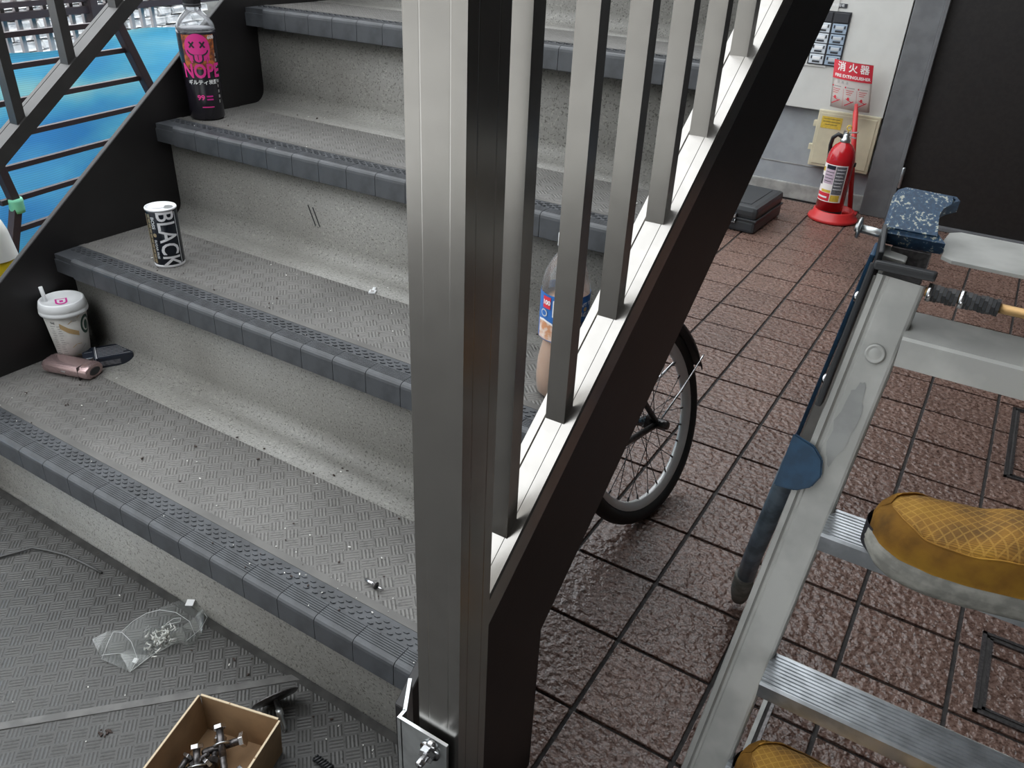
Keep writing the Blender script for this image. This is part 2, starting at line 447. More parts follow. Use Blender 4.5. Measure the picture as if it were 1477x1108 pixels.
# back wall, baseboard, door, then unseen ceiling and walls added to shape light
YW = 4.05
b = MB(); b.prism([(-2.2, -.36), (3.3, -.36), (3.3, 2.5), (.93, 2.5), (.93, 1.70), (-2.2, 1.70)], YW, YW+.2, 'Y'); wall_back = struct(b.build('wall_back', M['concrete']), 'grey painted block wall behind the fire extinguisher')
b = MB(); b.box((0, 0, 0), (3.4, .02, .085), bev=.006); struct(b.build('baseboard_back', M['mortar'], loc=(-.68, YW-.008, ZF+.0425)), 'rough mortar baseboard along the grey back wall')
b = MB()
b.box((-.05, YW-.001, -.125), (2.0, .004, .004))
b.build('joint', M['mortar'], wall_back)
# concrete wall strip with its shade painted in as darker grey, and door
b = MB(); b.box((.985, YW-.03, .9), (.13, .06, 2.42), bev=.004); struct(b.build('shaded_wall_strip_1', M['frame_shaded_wall']), 'grey concrete wall strip, coloured darker for shade, beside the dark door')
door = MB(); door.box((1.80, YW-.035, .84), (1.49, .05, 2.26), bev=.003); door = struct(door.build('door_1', M['door']), 'dark brown door right of the shaded grey wall strip')
b = MB(); b.box((1.062, YW-.055, .9), (.02, .09, 2.42), bev=.003); b.box((1.8, YW-.05, ZF+.012), (1.5, .08, .02), bev=.003); b.build('door_frame', M['frame_shaded_wall'], door)
b = MB(); b.lathe([(.006, 0), (.008, .004), (.008, .10), (.006, .104)], 14); b.build('hinge', M['zinc'], door, loc=(1.079, YW-.105, -.13))
b = MB(); b.box((3.26, .55, 1.2), (.12, 7.3, 3.1)); struct(b.build('shade_wall_right', M['door']))  # unseen side wall, set dark so faces turned to it stay dark
b = MB(); b.box((-.95, -3.1, 1.2), (4.1, .12, 3.1)); struct(b.build('bounce_wall_front', M['front_wall']))  # unseen wall added behind the camera for the metal fronts to reflect
b = MB(); b.box((2.2, -3.1, 1.2), (2.2, .12, 3.1)); struct(b.build('shade_wall_entry', M['shade_wall']))  # unseen dark wall added to cut the light on the hall side
b = MB(); b.prism([(1.44, 4.25), (3.32, 4.25), (3.32, -3.1), (1.05, -3.1), (1.05, -.2), (1.44, -.2)], 2.35, 2.5, 'Z'); struct(b.build('shade_ceiling', M['shade_wall']))  # unseen slab, outline cut to keep the hall's right side in shade
# landing
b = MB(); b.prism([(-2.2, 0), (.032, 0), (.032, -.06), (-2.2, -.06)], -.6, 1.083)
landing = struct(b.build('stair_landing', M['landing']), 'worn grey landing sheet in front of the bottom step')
b = MB()
P0, P1 = Vector((.50, -.325, .0006)), Vector((.845, .03, .0006))
b.bar(P0, P1, .012, .0016, bev=.0005); b.build('seam', M['seam'], landing)
b = MB(); b.prism([(-2.2, -.06), (.02, -.06), (.02, ZF), (-2.2, ZF)], -.6, 1.07); struct(b.build('landing_plinth', M['mortar']), 'rough base under the landing')
# ground and wall outside on the left
b = MB(); b.box((-2.3, 1.4, ZF-.06), (2.6, 7, .1)); struct(b.build('ground_left', M['mortar']))
wl = MB(); DV = Vector((-.16566, .98618, 0)); NV = Vector((.98618, .16566, 0))      # run of the boundary and its inward normal
def outp(base, s, z, off=0.0): return Vector((base, .5, 0)) + DV*s + NV*off + Vector((0, 0, z))
rz = math.atan2(DV.y, DV.x) - PI/2
b = MB(); b.box((0, 0, 0), (.12, 4.2, 1.1)); wall_left = struct(b.build('wall_left', M['mortar'], loc=outp(-1.78, 1.1, .22), rot=(0, 0, rz)), 'pale rubble stone wall beyond the lattice')
sb = []
for q in range(5):
    t = MB(); t.box((0, 0, 0), (.05, .074, .033), bev=.007)
    for v in t.bm.verts: v.co += Vector((random.uniform(-.006, .006), random.uniform(-.005, .005), random.uniform(-.004, .004)))
    sb.append(t)
smes = [t.build('stone', M['stone'], wall_left) for t in sb]
k = 0
for r in range(15):
    for c in range(22):
        o = smes[k] if k < 5 else place('stone', smes[random.randrange(5)].data, wall_left)
        o.location = (.075 + random.uniform(-.006, .006), -1.0 + .0795*c + (.04 if r % 2 else 0), -.02 + .0375*r)
        k += 1

# ================================================================== STAIRCASE
Z1, G, RI = 0.18038, 0.26759, 0.2
NST = 7; WX = 1.083
stair = thing('staircase', 'steel staircase with grey speckled risers, rubber nosings and dark side plates', 'staircase')
xs_n = [1.038 - .0655*k for k in range(16)]
def nose_profile():
    """front block of the nosing in (y,z) from its top front edge: ribbed top, rounded front, lip"""
    p = [(.031, -.001)]
    y = .030
    for q in range(6):
        p += [(y, .0), (y-.0022, .0), (y-.0022, -.0009), (y-.0034, -.0009)]; y -= .0034
    p += [(y, 0.0), (.006, -.0004), (.003, -.0016), (.0008, -.0042), (0, -.008), (-.0006, -.0385), (.001, -.040), (.0035, -.040), (.0035, -.009), (.031, -.009)]
    return p
NP = nose_profile()
blk = MB(); blk.prism(NP, -.0655/2+.0005, .0655/2-.0005); blk_me = None
chev_me = None
for s in range(NST):
    y0, zt = s*G, Z1 + s*RI
    # tread sheet: from behind the nosing to the cove at the next riser
    yb = y0 + G + .032
    b = MB(); b.prism([(y0+.056, zt-.0015), (yb-.03, zt-.0015), (yb-.03, zt-.02), (y0+.056, zt-.02)], .0, WX)
    b.build('tread', M['sheet'], stair)
    # smooth border strip between ribbed sheet and nosing
    b = MB(); b.prism([(y0+.056, zt-.0006), (y0+.068, zt-.0006), (y0+.068, zt-.004), (y0+.056, zt-.004)], .0, WX); b.build('sheet_border', M['plain_sheet'], stair)
    # riser with a coved foot
    yr = y0 + .032; zb = zt - RI + (.0 if s else 0.0196)
    pr = [(yr, zt-.03)]
    if s:
        for q in range(9):
            a = PI*q/16
            pr.append((yr-.03*(1-math.cos(a)), zb + .03 - .03*math.sin(a)) if False else (yr-.03+.03*math.cos(a), zb+.0+.03-.03*math.sin(a)))
        pr.append((yr-.075, zb-.0008)); pr.append((yr-.075, zb-.006))
    else:
        pr += [(yr, 0.008), (yr-.006, 0.0), (yr-.006, -.004)]
    pr += [(yr+.008, zb-.006 if s else -.004), (yr+.008, zt-.03)]
    b = MB(); b.prism(pr, 0.0, WX)
    for f in b.bm.faces:
        if len(f.verts) == 4: f.smooth = True
    o = b.build('riser', M['riser'], stair)
    for e in o.data.polygons: pass
    # nosing strip: base with small raised chevrons, then its moulded blocks
    nb = MB(); nb.prism([(y0+.0045, zt-.0022), (y0+.056, zt-.0012), (y0+.056, zt-.012), (y0+.0045, zt-.012)], 0.0, WX)
    nb.prism([(y0+.002, zt-.012), (y0+.0045, zt-.012), (y0+.0045, zt-.038), (y0+.002, zt-.038)], 0.0, WX)
    if s < 5:
        for row in range(3):
            yy = y0 + .0365 + row*.0066; x = .012 + (row % 2)*.008
            while x < WX-.01:
                a = [(x-.0036, yy+.0027), (x+.0012, yy+.0027), (x+.0042, yy), (x+.0012, yy-.0027), (x-.0036, yy-.0027), (x-.0008, yy)]
                zz = zt - .0020
                nb._add([(px, py, zz-.0006) for px, py in a] + [(px, py, zz+.0019) for px, py in a],
                        [[6, 11, 8, 7], [11, 10, 9, 8], [0, 1, 7, 6], [1, 2, 8, 7], [2, 3, 9, 8], [3, 4, 10, 9], [4, 5, 11, 10], [5, 0, 6, 11]])
                x += .016
    nos = nb.build('nosing', M['nosing'], stair)
    for x in xs_n:
        if blk_me is None:
            o = blk.build('nosing_block', M['nosing'], nos); blk_me = o.data
        else: o = place('nosing_block', blk_me, nos)
        o.location = (x+.0655/2 if x < 1.03 else x+.0225, y0, zt)
        if x > 1.03: o.scale.x = .68
SL = RI/G
def stringer(xa, xb, name='stringer', leg=True):
    top, bot = .053, -.366
    y2 = NST*G + .1
    z = lambda y, o: Z1 + SL*y + o
    yf = -.052
    yl = .279
    poly = [(yf, z(yf, top)), (y2, z(y2, top)), (y2, z(y2, bot)), (yl+.0, z(yl, bot)), (yl, ZF+.001), (yf, ZF+.001)] if leg else \
           [(-.06, z(-.06, top)), (y2, z(y2, top)), (y2, z(y2, bot)), (.3, z(.3, bot)), (-.06, -.02)]
    b = MB(); b.prism(poly, xa, xb)
    bmesh.ops.bevel(b.bm, geom=b.bm.edges[:], offset=.0012, segments=1, affect='EDGES')
    return b.build(name, M['stringer'], stair)
stringer(WX, WX+.012)
stringer(-.012, 0.0)

# ================================================================== RAILINGS
def groove_square(x0, x1, y0, y1, g=.0001):
    """square post section with two hairline grooves per face"""
    def side(a, b):
        a, b = Vector(a), Vector(b); d = (b-a); n = Vector((-d.y, d.x)).normalized()
        out = [a]
        for t in (.26, .74):
            out += [a+d*(t-.016), a+d*t+n*g, a+d*(t+.016)]
        return out
    c = [(x0, y0), (x1, y0), (x1, y1), (x0, y1)]
    p = []
    for i in range(4): p += side(c[i], c[(i+1) % 4])
    return [tuple(v) for v in p]
rail = thing('stair_railing', 'bronze aluminium railing with square post and upright balusters on the open right side', 'railing', (1.164, -.0526, .0))
def rail_local(x, y, z): return (x-1.164, y+.0526, z)
b = MB(); b.prism(groove_square(-.025, .025, -.025, .025), .02, 1.36, 'Z')
post = b.build('post', M['alu'], rail)
RT = .222
def rz_(y, o=RT): return Z1 + SL*y + o
b = MB()
ya, ye = -.03, 1.95
X0, X1 = 1.138, 1.184
# section of the bottom rail across x: inner flange, groove, main deck, fine line, outer lip
sec = [(X0, -.036), (X0, 0), (X0+.0095, 0), (X0+.0095, -.004), (X0+.0115, -.004), (X0+.0115, 0), (X0+.031, 0), (X0+.0314, -.0006), (X0+.0318, 0), (X1-.002, 0), (X1, -.002), (X1, -.036)]
n = len(sec)
b._add([rail_local(x, ya, rz_(ya)+o) for x, o in sec] + [rail_local(x, ye, rz_(ye)+o) for x, o in sec],
       [list(range(n)), list(range(2*n-1, n-1, -1))] + [[i, i+n, (i+1) % n+n, (i+1) % n] for i in range(n)])
b.build('bottom_rail', M['alu'], rail)
for q in range(17):
    y = .029 + .1083*q
    b = MB(); y1 = y + .018
    zt = rz_(y, 1.02)
    b._add([rail_local(1.1495, y, rz_(y)), rail_local(1.172, y, rz_(y)), rail_local(1.172, y1, rz_(y1)), rail_local(1.1495, y1, rz_(y1)),
            rail_local(1.1495, y, zt), rail_local(1.172, y, zt), rail_local(1.172, y1, zt+.013), rail_local(1.1495, y1, zt+.013)],
           [[0, 3, 2, 1], [4, 5, 6, 7], [0, 1, 5, 4], [1, 2, 6, 5], [2, 3, 7, 6], [3, 0, 4, 7]])
    b.build('baluster', M['alu'], rail)
b = MB(); b.bar(rail_local(1.161, -.12, rz_(-.12, 1.04)), rail_local(1.161, 1.95, rz_(1.95, 1.04)), .05, .04, bev=.006); b.build('handrail', M['alu'], rail)
# zinc angle bracket joining the post to the side plate
b = MB(); PZ = (.02, .234)
b.prism([(-.048, -.022), (-.048, -.034), (-.042, -.034), (-.0435, -.034), (.0165, -.034), (.0165, -.0305), (-.0445, -.0305), (-.0445, -.022)], PZ[0], PZ[1], 'Z')
b.prism([(-.069, .012), (-.048, -.024), (-.0445, -.022), (-.0655, .014)], PZ[0], PZ[1], 'Z')
br = b.build('bracket', M['zinc'], rail)
def hexpts(r, a0=0): return [(r*math.cos(a0+PI/3*i), r*math.sin(a0+PI/3*i)) for i in range(6)]
b = MB(); b.lathe([(.0125, 0), (.0125, .0016), (0, .0016)], 24)
b.prism(hexpts(.0092, .3), .0016, .009, 'Z')
b.lathe([(.0046, .009), (.0046, .019), (.0035, .021), (0, .021)], 16)
b.build('bolt', M['steel'], br, loc=(-.004, -.0345, .213), rot=(PI/2, 0, 0))
b = MB(); b.lathe([(.0065, 0), (.0065, .004), (.004, .006), (0, .006)], 14); b.build('screw', M['steel'], br, loc=(.0, -.0345, .231-.004), rot=(PI/2, 0, 0))

lrail = thing('stair_railing', 'dark railing with slanted bottom bar on the outdoor left side of the stairs', 'railing', (-.085, -.05, .0))
def ll(x, y, z): return (x+.085, y+.05, z)
LX0, LX1 = -.105, -.062
LT = .196
sec2 = [(LX0, -.032), (LX0, 0), (LX0+.010, 0), (LX0+.010, -.004), (LX0+.012, -.004), (LX0+.012, 0), (LX1, 0), (LX1, -.032)]
n = len(sec2); b = MB()
b._add([ll(x, -.03, rz_(-.03, LT)+o) for x, o in sec2] + [ll(x, ye, rz_(ye, LT)+o) for x, o in sec2],
       [list(range(n)), list(range(2*n-1, n-1, -1))] + [[i, i+n, (i+1) % n+n, (i+1) % n] for i in range(n)])
b.build('bottom_rail', M['dark_alu'], lrail)
for q in range(15):
    y = .180 + .122*(q-1); b = MB(); y1 = y+.018; xa, xb = -.092, -.068
    zt = rz_(y, 1.02)
    b._add([ll(xa, y, rz_(y, LT)), ll(xb, y, rz_(y, LT)), ll(xb, y1, rz_(y1, LT)), ll(xa, y1, rz_(y1, LT)), ll(xa, y, zt), ll(xb, y, zt), ll(xb, y1, zt+.013), ll(xa, y1, zt+.013)],
           [[0, 3, 2, 1], [4, 5, 6, 7], [0, 1, 5, 4], [1, 2, 6, 5], [2, 3, 7, 6], [3, 0, 4, 7]])
    b.build('baluster', M['dark_alu'], lrail)
b = MB(); b.prism(groove_square(-.025, .025, -.025, .025), ZF, 1.30, 'Z'); b.build('post', M['dark_alu'], lrail)
b = MB(); b.bar(ll(-.08, -.12, rz_(-.12, 1.04)), ll(-.08, 1.95, rz_(1.95, 1.04)), .05, .04, bev=.006); b.build('handrail', M['dark_alu'], lrail)
for y in (1.0, 1.8):
    b = MB(); b.box(ll(-.0395, y, Z1+SL*y+.02), (.055, .04, .012)); b.build('side_bracket', M['dark_alu'], lrail)

# ================================================================== BACKGROUND, LEFT
# blue mesh tarpaulin hung along the boundary
def tarp_fn(u, v):
    s = -1.1 + 2.9*u
    top = .565 + .02*s + .012*math.sin(s*9)
    z = ZF + (top-ZF)*v
    off = .24*(1-v) - .16 + .03*math.sin(s*5.3+v*2.2) + .022*math.sin(s*11+1.3-v*6) + .012*math.sin(v*14+s*3)
    return outp(-.80, s, z, off)
b = MB(); b.grid(tarp_fn, 70, 26)
for v in b.bm.verts: pass
r = bmesh.ops.solidify(b.bm, geom=b.bm.faces[:], thickness=.002)
tag(b.build('tarpaulin', M['tarp']), 'bright blue mesh tarpaulin hanging behind the dark bars on the left', 'tarpaulin')
# brown railed lattice fence behind the tarp
lat = thing('lattice_fence', 'grey lattice with brown rails in front of the white stone wall', 'fence', (0, 0, 0))
for q in range(34):
    s = -.6 + .0515*q
    b = MB(); b.bar(outp(-1.2, s, ZF), outp(-1.2, s, .76), .014, .012, up=NV); b.build('lattice_bar', M['lattice'], lat)
for z, h, d in ((.672, .016, .03), (.640, .022, .03), (.587, .010, .02), (.489, .013, .02), (.73, .02, .03)):
    b = MB(); b.bar(outp(-1.2, -.9, z, .016), outp(-1.2, .78 if z < .63 else 1.6, z, .016), d, h); b.build('rail', M['fence'], lat)
b = MB(); b.bar(outp(-1.2, -.9, .472, -.012), outp(-1.2, 1.4, .472, -.012), .004, .028); b.build('kick_board', M['greyprint'], lat)
for s in (-.88, .8):
    b = MB(); b.bar(outp(-1.2, s, ZF, .03), outp(-1.2, s, .80, .03), .03, .03, up=NV); b.build('fence_post', M['fence'], lat)
# folding gate with slanting stiles
gate = thing('folding_gate', 'dark folding gate with level bars and slanting stiles before the blue tarpaulin', 'gate', (0, 0, 0))
def gp(y, z, off=0.0): return outp(-.45, (y-.5)/.98618, z, off)
for z in (.285, .3545, .4255, .4925, .563, .635, .70):
    b = MB(); b.bar(gp(-.1 if z > .42 else .41, z), gp(1.01-(z-.285)*.43, z), .012, .0115); b.build('gate_bar', M['fence'], gate)
b = MB(); b.bar(gp(.815, .735, .008), gp(1.03, .22, .008), .024, .022, up=NV, bev=.002); b.build('stile', M['fence'], gate)
b = MB(); b.bar(gp(1.03, .22, .008), gp(1.05, ZF, .008), .024, .022, up=NV); b.build('stile', M['fence'], gate)
b = MB(); b.bar(gp(.395, .60, .008), gp(.441, .345, .008), .020, .02, up=NV, bev=.002); b.build('stile', M['fence'], gate)
b = MB(); b.bar(gp(.441, .345, .008), gp(.395, .23, .008), .020, .02, up=NV, bev=.002); b.build('stile', M['fence'], gate)
b = MB(); b.bar(gp(.395, .23, .008), gp(.38, ZF, .008), .020, .02, up=NV); b.build('stile', M['fence'], gate)
b = MB(); b.bar(gp(.405, .44, -.015), gp(.38, .23, -.015), .008, .008, up=NV); b.build('rod', M['fence'], gate)
b = MB(); b.lathe([(.0155, -.0165), (.0165, -.008), (.016, .002), (.0172, .010), (.0158, .0165)], 16)
b.build('tape_wrap', M['green_tape'], gate, loc=gp(.441, .343, .008))
gate.children[-1]['label'] = 'pale green tape wound round the joint'
# yellow and white barrier cone on the ground outside
con = thing('traffic_cone', 'yellow cone with a white collar at the far left edge', 'cone', (-.262, .282, ZF))
b = MB(); b.box((0, 0, .012), (.23, .23, .024), bev=.008); b.build('base', M['cone_y'], con)
def cr(z): return .108 - (.108-.036)*z/.70
b = MB(); b.lathe([(cr(.02), .02), (cr(.63), .63)], 28, cap=False); b.build('cone_body', M['cone_y'], con)
b = MB(); b.lathe([(cr(.60)+.0012, .615), (cr(.67)+.001, .67), (.034, .690), (.024, .70), (0, .70)], 28, cap=False); b.build('collar', M['cone_w'], con)

# ================================================================== HALL, BACK WALL
mp = thing('mailbox_panel', 'ivory metal wall panel with a block of small nameplated doors', 'panel', (.36, YW-.026, .18))
b = MB(); b.box((.13, .0, .55), (.845, .046, 1.11), bev=.003); b.build('panel', M['panel'], mp)
b = MB(); b.box((.045, -.025, .56), (.36, .006, .72), bev=.002); b.build('raised_plate', M['panel'], mp)
for r in range(5):
    for c in range(2):
        x = .178 + .079*c; z = .238 + .0487*r
        dark = r == 4
        b = MB(); b.box((x-.005, -.0315, z), (.070, .010, .044), bev=.002)
        d = b.build('mailbox_door', M['ink' if dark else ('plate_silver' if c == 0 else 'plate_blue')], mp)
        if dark: continue
        b = MB(); b.box((x-.005, -.037, z+.004), (.038, .003, .014), bev=.001); b.build('nameplate', M['white' if c == 0 else 'silver'], d)
        b = MB(); b.box((x-.005, -.037, z-.0115), (.036, .003, .008)); b.box((x-.03, -.037, z+.008), (.006, .003, .014)); b.box((x+.02, -.037, z+.008), (.006, .003, .014)); b.build('slot', M['ink'], d)
b = MB(); b.box((.212, -.027, .3355), (.162, .005, .250)); b.build('door_surround', M['ink'], mp)
b = MB(); b.box((.20, -.0255, .487+.04*0), (.110, .004, .018)); lb = b.build('title_strip', M['ink'], mp, loc=(.008, 0, 0))
t = text_bm('\u96c6\u5408\u90f5\u4fbf\u53d7\u7bb1', .014); print_on(t, Matrix.Translation((.2, -.0281, .487)) @ Matrix.Rotation(PI/2, 4, 'X'), 'lettering', M['white'], lb)

jb = thing('junction_box', 'cream plastic meter box with yellow sticker under the ivory panel', 'box', (.757, YW-.002, .04))
b = MB(); b.box((0, -.03, 0), (.305, .058, .285), bev=.006); b.build('cover', M['cream'], jb)
b = MB(); b.box((.0, -.0605, 0), (.275, .004, .255), bev=.002); b.build('lid_panel', M['cream'], jb)
for z in (.07, -.05):
    b = MB(); b.box((-.160, -.04, z), (.018, .03, .03), bev=.003); b.build('latch', M['cream'], jb)
b = MB(); b.box((-.078, -.0635, .085), (.102, .0012, .058)); stk = b.build('sticker', M['yellow'], jb)
for q, (zz, wd) in enumerate(((.018, .080), (.004, .086), (-.010, .06))):
    t = poly_bm(rect(-wd/2, -.0012, wd/2, .0012)); print_on(t, Matrix.Translation((-.078, -.0645, .085+zz)) @ Matrix.Rotation(PI/2, 4, 'X'), 'print_line', M['ink'], stk)

# extinguisher stand with sign
EX, EY = .822, 3.815
st = thing('extinguisher_stand', 'red plastic stand with a pole and a red and white sign', 'stand', (EX, EY, ZF))
b = MB(); b.lathe([(.118, 0), (.124, .006), (.120, .018), (.104, .026), (.100, .05), (.094, .053), (.088, .050), (.086, .016), (0, .014)], 40); b.build('base_ring', M['red_plastic'], st)
b = MB(); b.tube([(.066, .095, .01), (-.036, .100, .555)], .0125, 14); b.box((.066, .085, .02), (.07, .06, .02), bev=.006); b.build('pole', M['red_plastic'], st)
b = MB(); b.lathe([(.005, 0), (.016, .0), (.016, .018), (.005, .018)], 16); b.build('pole_collar', M['black'], st, loc=(.020, .097, .255))
# sign: a gently curved plate, about 0.20 x 0.215
SR = .20; SC = (-.078, .110-SR, .0)
SW, SH, SZ = .198, .222, .632; STL = math.radians(9)
def sign_pt(x, y, lift=0.0):
    x, y = x*math.cos(STL) - y*math.sin(STL), y*math.cos(STL) - x*.045
    a = x/SR; r = SR + lift
    return Vector((SC[0] + SR*1.0*math.sin(a)*(r/SR), .085 + (-(1-math.cos(a)))*-1*0 + (SR*(1-math.cos(a)))*1.0 - lift, SZ + y))
b = MB(); b.grid(lambda u, v: sign_pt(-SW/2+SW*u, -SH/2+SH*v), 16, 4)
bmesh.ops.solidify(b.bm, geom=b.bm.faces[:], thickness=.003)
sg = b.build('sign', M['sign_white'], st)
def on_sign(t, name, m, lift=.0035):
    for x in [-.09+.012*i for i in range(16)]:
        bmesh.ops.bisect_plane(t, geom=t.verts[:]+t.edges[:]+t.faces[:], plane_co=(x, 0, 0), plane_no=(1, 0, 0))
    for v in t.verts: v.co = sign_pt(v.co.x, v.co.y, lift)
    bb = MB(); bb.merge(t); return bb.build(name, m, sg, recalc=False)
on_sign(poly_bm(rect(-.098, .026, .098, .110)), 'red_field', M['sign_red'], .0034)
def moved(t, x, y):
    for v in t.verts: v.co.x += x; v.co.y += y
    return t
for ch, x in (('\u6d88', -.052), ('\u706b', .005), ('\u5668', .060)):
    on_sign(moved(text_bm(ch, .044, .02), x, .082), 'lettering', M['sign_white'], .0042)
on_sign(moved(text_bm('FIRE EXTINGUISHER', .0195, .03), .002, .042), 'lettering', M['sign_white'], .0042)
on_sign(moved(text_bm('\u4f7f  \u7528  \u6cd5', .014), -.04, .012), 'lettering', M['greyprint'], .0042)
for x in (-.066, .0, .062):
    on_sign(poly_bm(ell(x-.024, -.008, .004, n=12)), 'dot', M['sign_red'], .0042)
    on_sign(poly_bm(rect(x-.016, -.0095, x+.020, -.0065)), 'print_line', M['greyprint'], .0042)
    for q in range(3): on_sign(poly_bm(rect(x-.02, -.022-.009*q, x+.016-.006*q, -.0195-.009*q)), 'print_line', M['sign_red'], .0042)
    on_sign(poly_bm(strip((x-.024, -.092), (x+.018, -.068), .004)), 'pictogram', M['sign_red'], .0042)
    on_sign(poly_bm(strip((x-.020, -.060), (x+.012, -.074), .003)), 'pictogram', M['sign_red'], .0042)
    on_sign(poly_bm(ell(x-.008, -.060, .006, .008, 12)), 'pictogram', M['sign_red'], .0042)
for x in (-.033, .031): on_sign(poly_bm(rect(x-.0006, -.10, x+.0006, -.015)), 'print_line', M['sign_red'], .0041)
# extinguisher
ex = thing('fire_extinguisher', 'red fire extinguisher standing in the red ring base by the wall', 'extinguisher', (EX-.026, EY-.01, ZF+.016))
ex.scale = (1, 1, 1.09)
BR = .067
b = MB(); b.lathe([(.058, 0), (.064, .004), (BR-.001, .02), (BR-.001, .04)], 32, cap=True); b.build('foot', M['black'], ex)
def exr(z): return BR
b = MB(); b.lathe([(BR, .034), (BR, .262), (.064, .285), (.056, .308), (.042, .328), (.024, .340), (.020, .346)], 36); body = b.build('cylinder', M['red'], ex)
b = MB(); b.lathe([(.021, .338), (.024, .344), (.024, .356), (.018, .360), (.016, .374), (.012, .380), (0, .380)], 20); b.build('valve', M['zinc'], ex)
b = MB(); b.bar((-.012, 0, .382), (.050, -.006, .392), .014, .006, bev=.0015); b.bar((-.010, 0, .372), (.046, -.006, .366), .014, .005, bev=.0015); b.bar((-.012, 0, .392), (-.012, 0, .366), .014, .01, up=(1, 0, 0)); b.build('lever', M['zinc'], ex)
b = MB()
b.tube([(.006+.010*math.cos(a), -.014, .408+.010*math.sin(a)) for a in [2*PI*i/12 for i in range(13)]], .0028, 8); b.tube([(.006, -.014, .398), (.004, -.010, .384)], .0025, 6); b.build('safety_pin', M['yellow'], ex)
b = MB(); b.tube([(-.014, 0, .362), (-.040, -.004, .372), (-.062, .006, .352), (-.070, .030, .315), (-.066, .048, .25), (-.060, .052, .14)], .0095, 12); b.build('hose', M['black'], ex)
b = MB(); b.tube([(-.060, .052, .14), (-.059, .052, .095)], [.010, .013], 12); b.build('nozzle', M['black'], ex)
A0 = -PI/2 - .05
def exl(pts, m, lift=.0006, name='label_field', par=None):
    t = wrap(poly_bm(pts), exr, .16, A0, .006, lift); bb = MB(); bb.merge(t); return bb.build(name, m, par or body, recalc=False)
exl(rect(-.080, -.082, .062, .088), M['sign_white'], .0005, 'label')
exl(rect(-.050, .0, .004, .083), M['lilac'], .0009); exl(rect(.006, -.045, .056, .083), M['slate'], .0009)
exl(rect(-.050, -.040, .002, -.028), M['yellow'], .0009); exl(rect(-.076, -.078, .002, -.042), M['red_print'], .0009); exl(rect(.006, -.078, .050, -.048), M['yellow'], .0009)
exl(rect(-.046, .066, .002, .084), M['navy'], .0012)
exl(rect(-.078, -.01, -.056, .03), M['black'], .0009); exl(rect(-.078, .05, -.056, .070), M['yellow'], .0009)
for q in range(7): exl(rect(.010, .068-.015*q, .052-.004*(q % 3), .071-.015*q), M['white'], .0013, 'print_line')
for q in range(4): exl(rect(-.046, .052-.014*q, .0-.006*(q % 2), .055-.014*q), M['ink'], .0013, 'print_line')
exl(rect(-.070, -.066, -.010, -.058), M['white'], .0013, 'print_line')

# black plastic tool case on the floor
case = thing('tool_case', 'black plastic tool case lying on the tiles by the grey wall', 'case', (.405, 3.50, ZF), (0, 0, math.radians(-3)))
b = MB(); b.box((-.08, 0, .032), (.50, .40, .060), bev=.014); b.build('lower_shell', M['case'], case)
b = MB(); b.box((-.08, 0, .098), (.50, .40, .064), bev=.022); b.box((-.08, 0, .131), (.40, .30, .004), bev=.0015); b.build('upper_shell', M['case'], case)
b = MB(); b.box((-.08, 0, .0645), (.508, .408, .010), bev=.003); b.build('seam_band', M['case'], case)
for x in (.055, -.21):
    b = MB(); b.box((x, -.206, .066), (.042, .012, .050), bev=.003); lt = b.build('latch', M['case'], case)
    b = MB(); b.box((x, -.213, .078), (.036, .004, .016), bev=.001); b.tube([(x-.018, -.213, .046), (x+.018, -.213, .046), (x+.018, -.213, .062)], .0022, 6); b.build('latch_plate', M['zinc'], lt)
b = MB(); b.tube([(-.15, -.202, .05), (-.15, -.235, .05), (-.01, -.235, .05), (-.01, -.202, .05)], .009, 10); b.build('handle', M['case'], case)

# floor hatches
def hatch(x0, y0, x1, y1, label, fm='dark_steel'):
    h = thing('floor_hatch', label, 'hatch', (x0, y0, ZF))
    W, L = x1-x0, y1-y0; f = .008
    for ga, gb, ht in ((0, f, .0036), (f+.007, 2*f+.005, .0030)):
        for (ax, ay, bx, by) in ((ga, ga, W-ga, gb), (ga, L-gb, W-ga, L-ga), (ga, ga, gb, L-ga), (W-gb, ga, W-ga, L-ga)):
            b = MB(); b.box(((ax+bx)/2, (ay+by)/2, ht/2-.001), (abs(bx-ax), abs(by-ay), ht+.002)); b.build('frame', M[fm] if ga == 0 else M['dark_steel'], h)
    b = MB()
    for (ax, ay, bx, by) in ((f, f, W-f, f+.007), (f, L-f-.007, W-f, L-f), (f, f, f+.007, L-f), (W-f-.007, f, W-f, L-f)):
        b.box(((ax+bx)/2, (ay+by)/2, .0002), (abs(bx-ax), abs(by-ay), .0016))
    o = b.build('gasket', M['grout'], h); o['kind'] = 'stuff'
    return h
hatch(1.402, .30, 1.83, .772, 'aluminium framed floor hatch under the ladder treads', 'ladder')
hatch(1.745, 1.755, 2.14, 2.20, 'dark framed floor hatch right of the mustard shoe, farther one')
hatch(1.748, .845, 2.14, 1.085, 'dark framed floor hatch just beneath the mustard shoe')

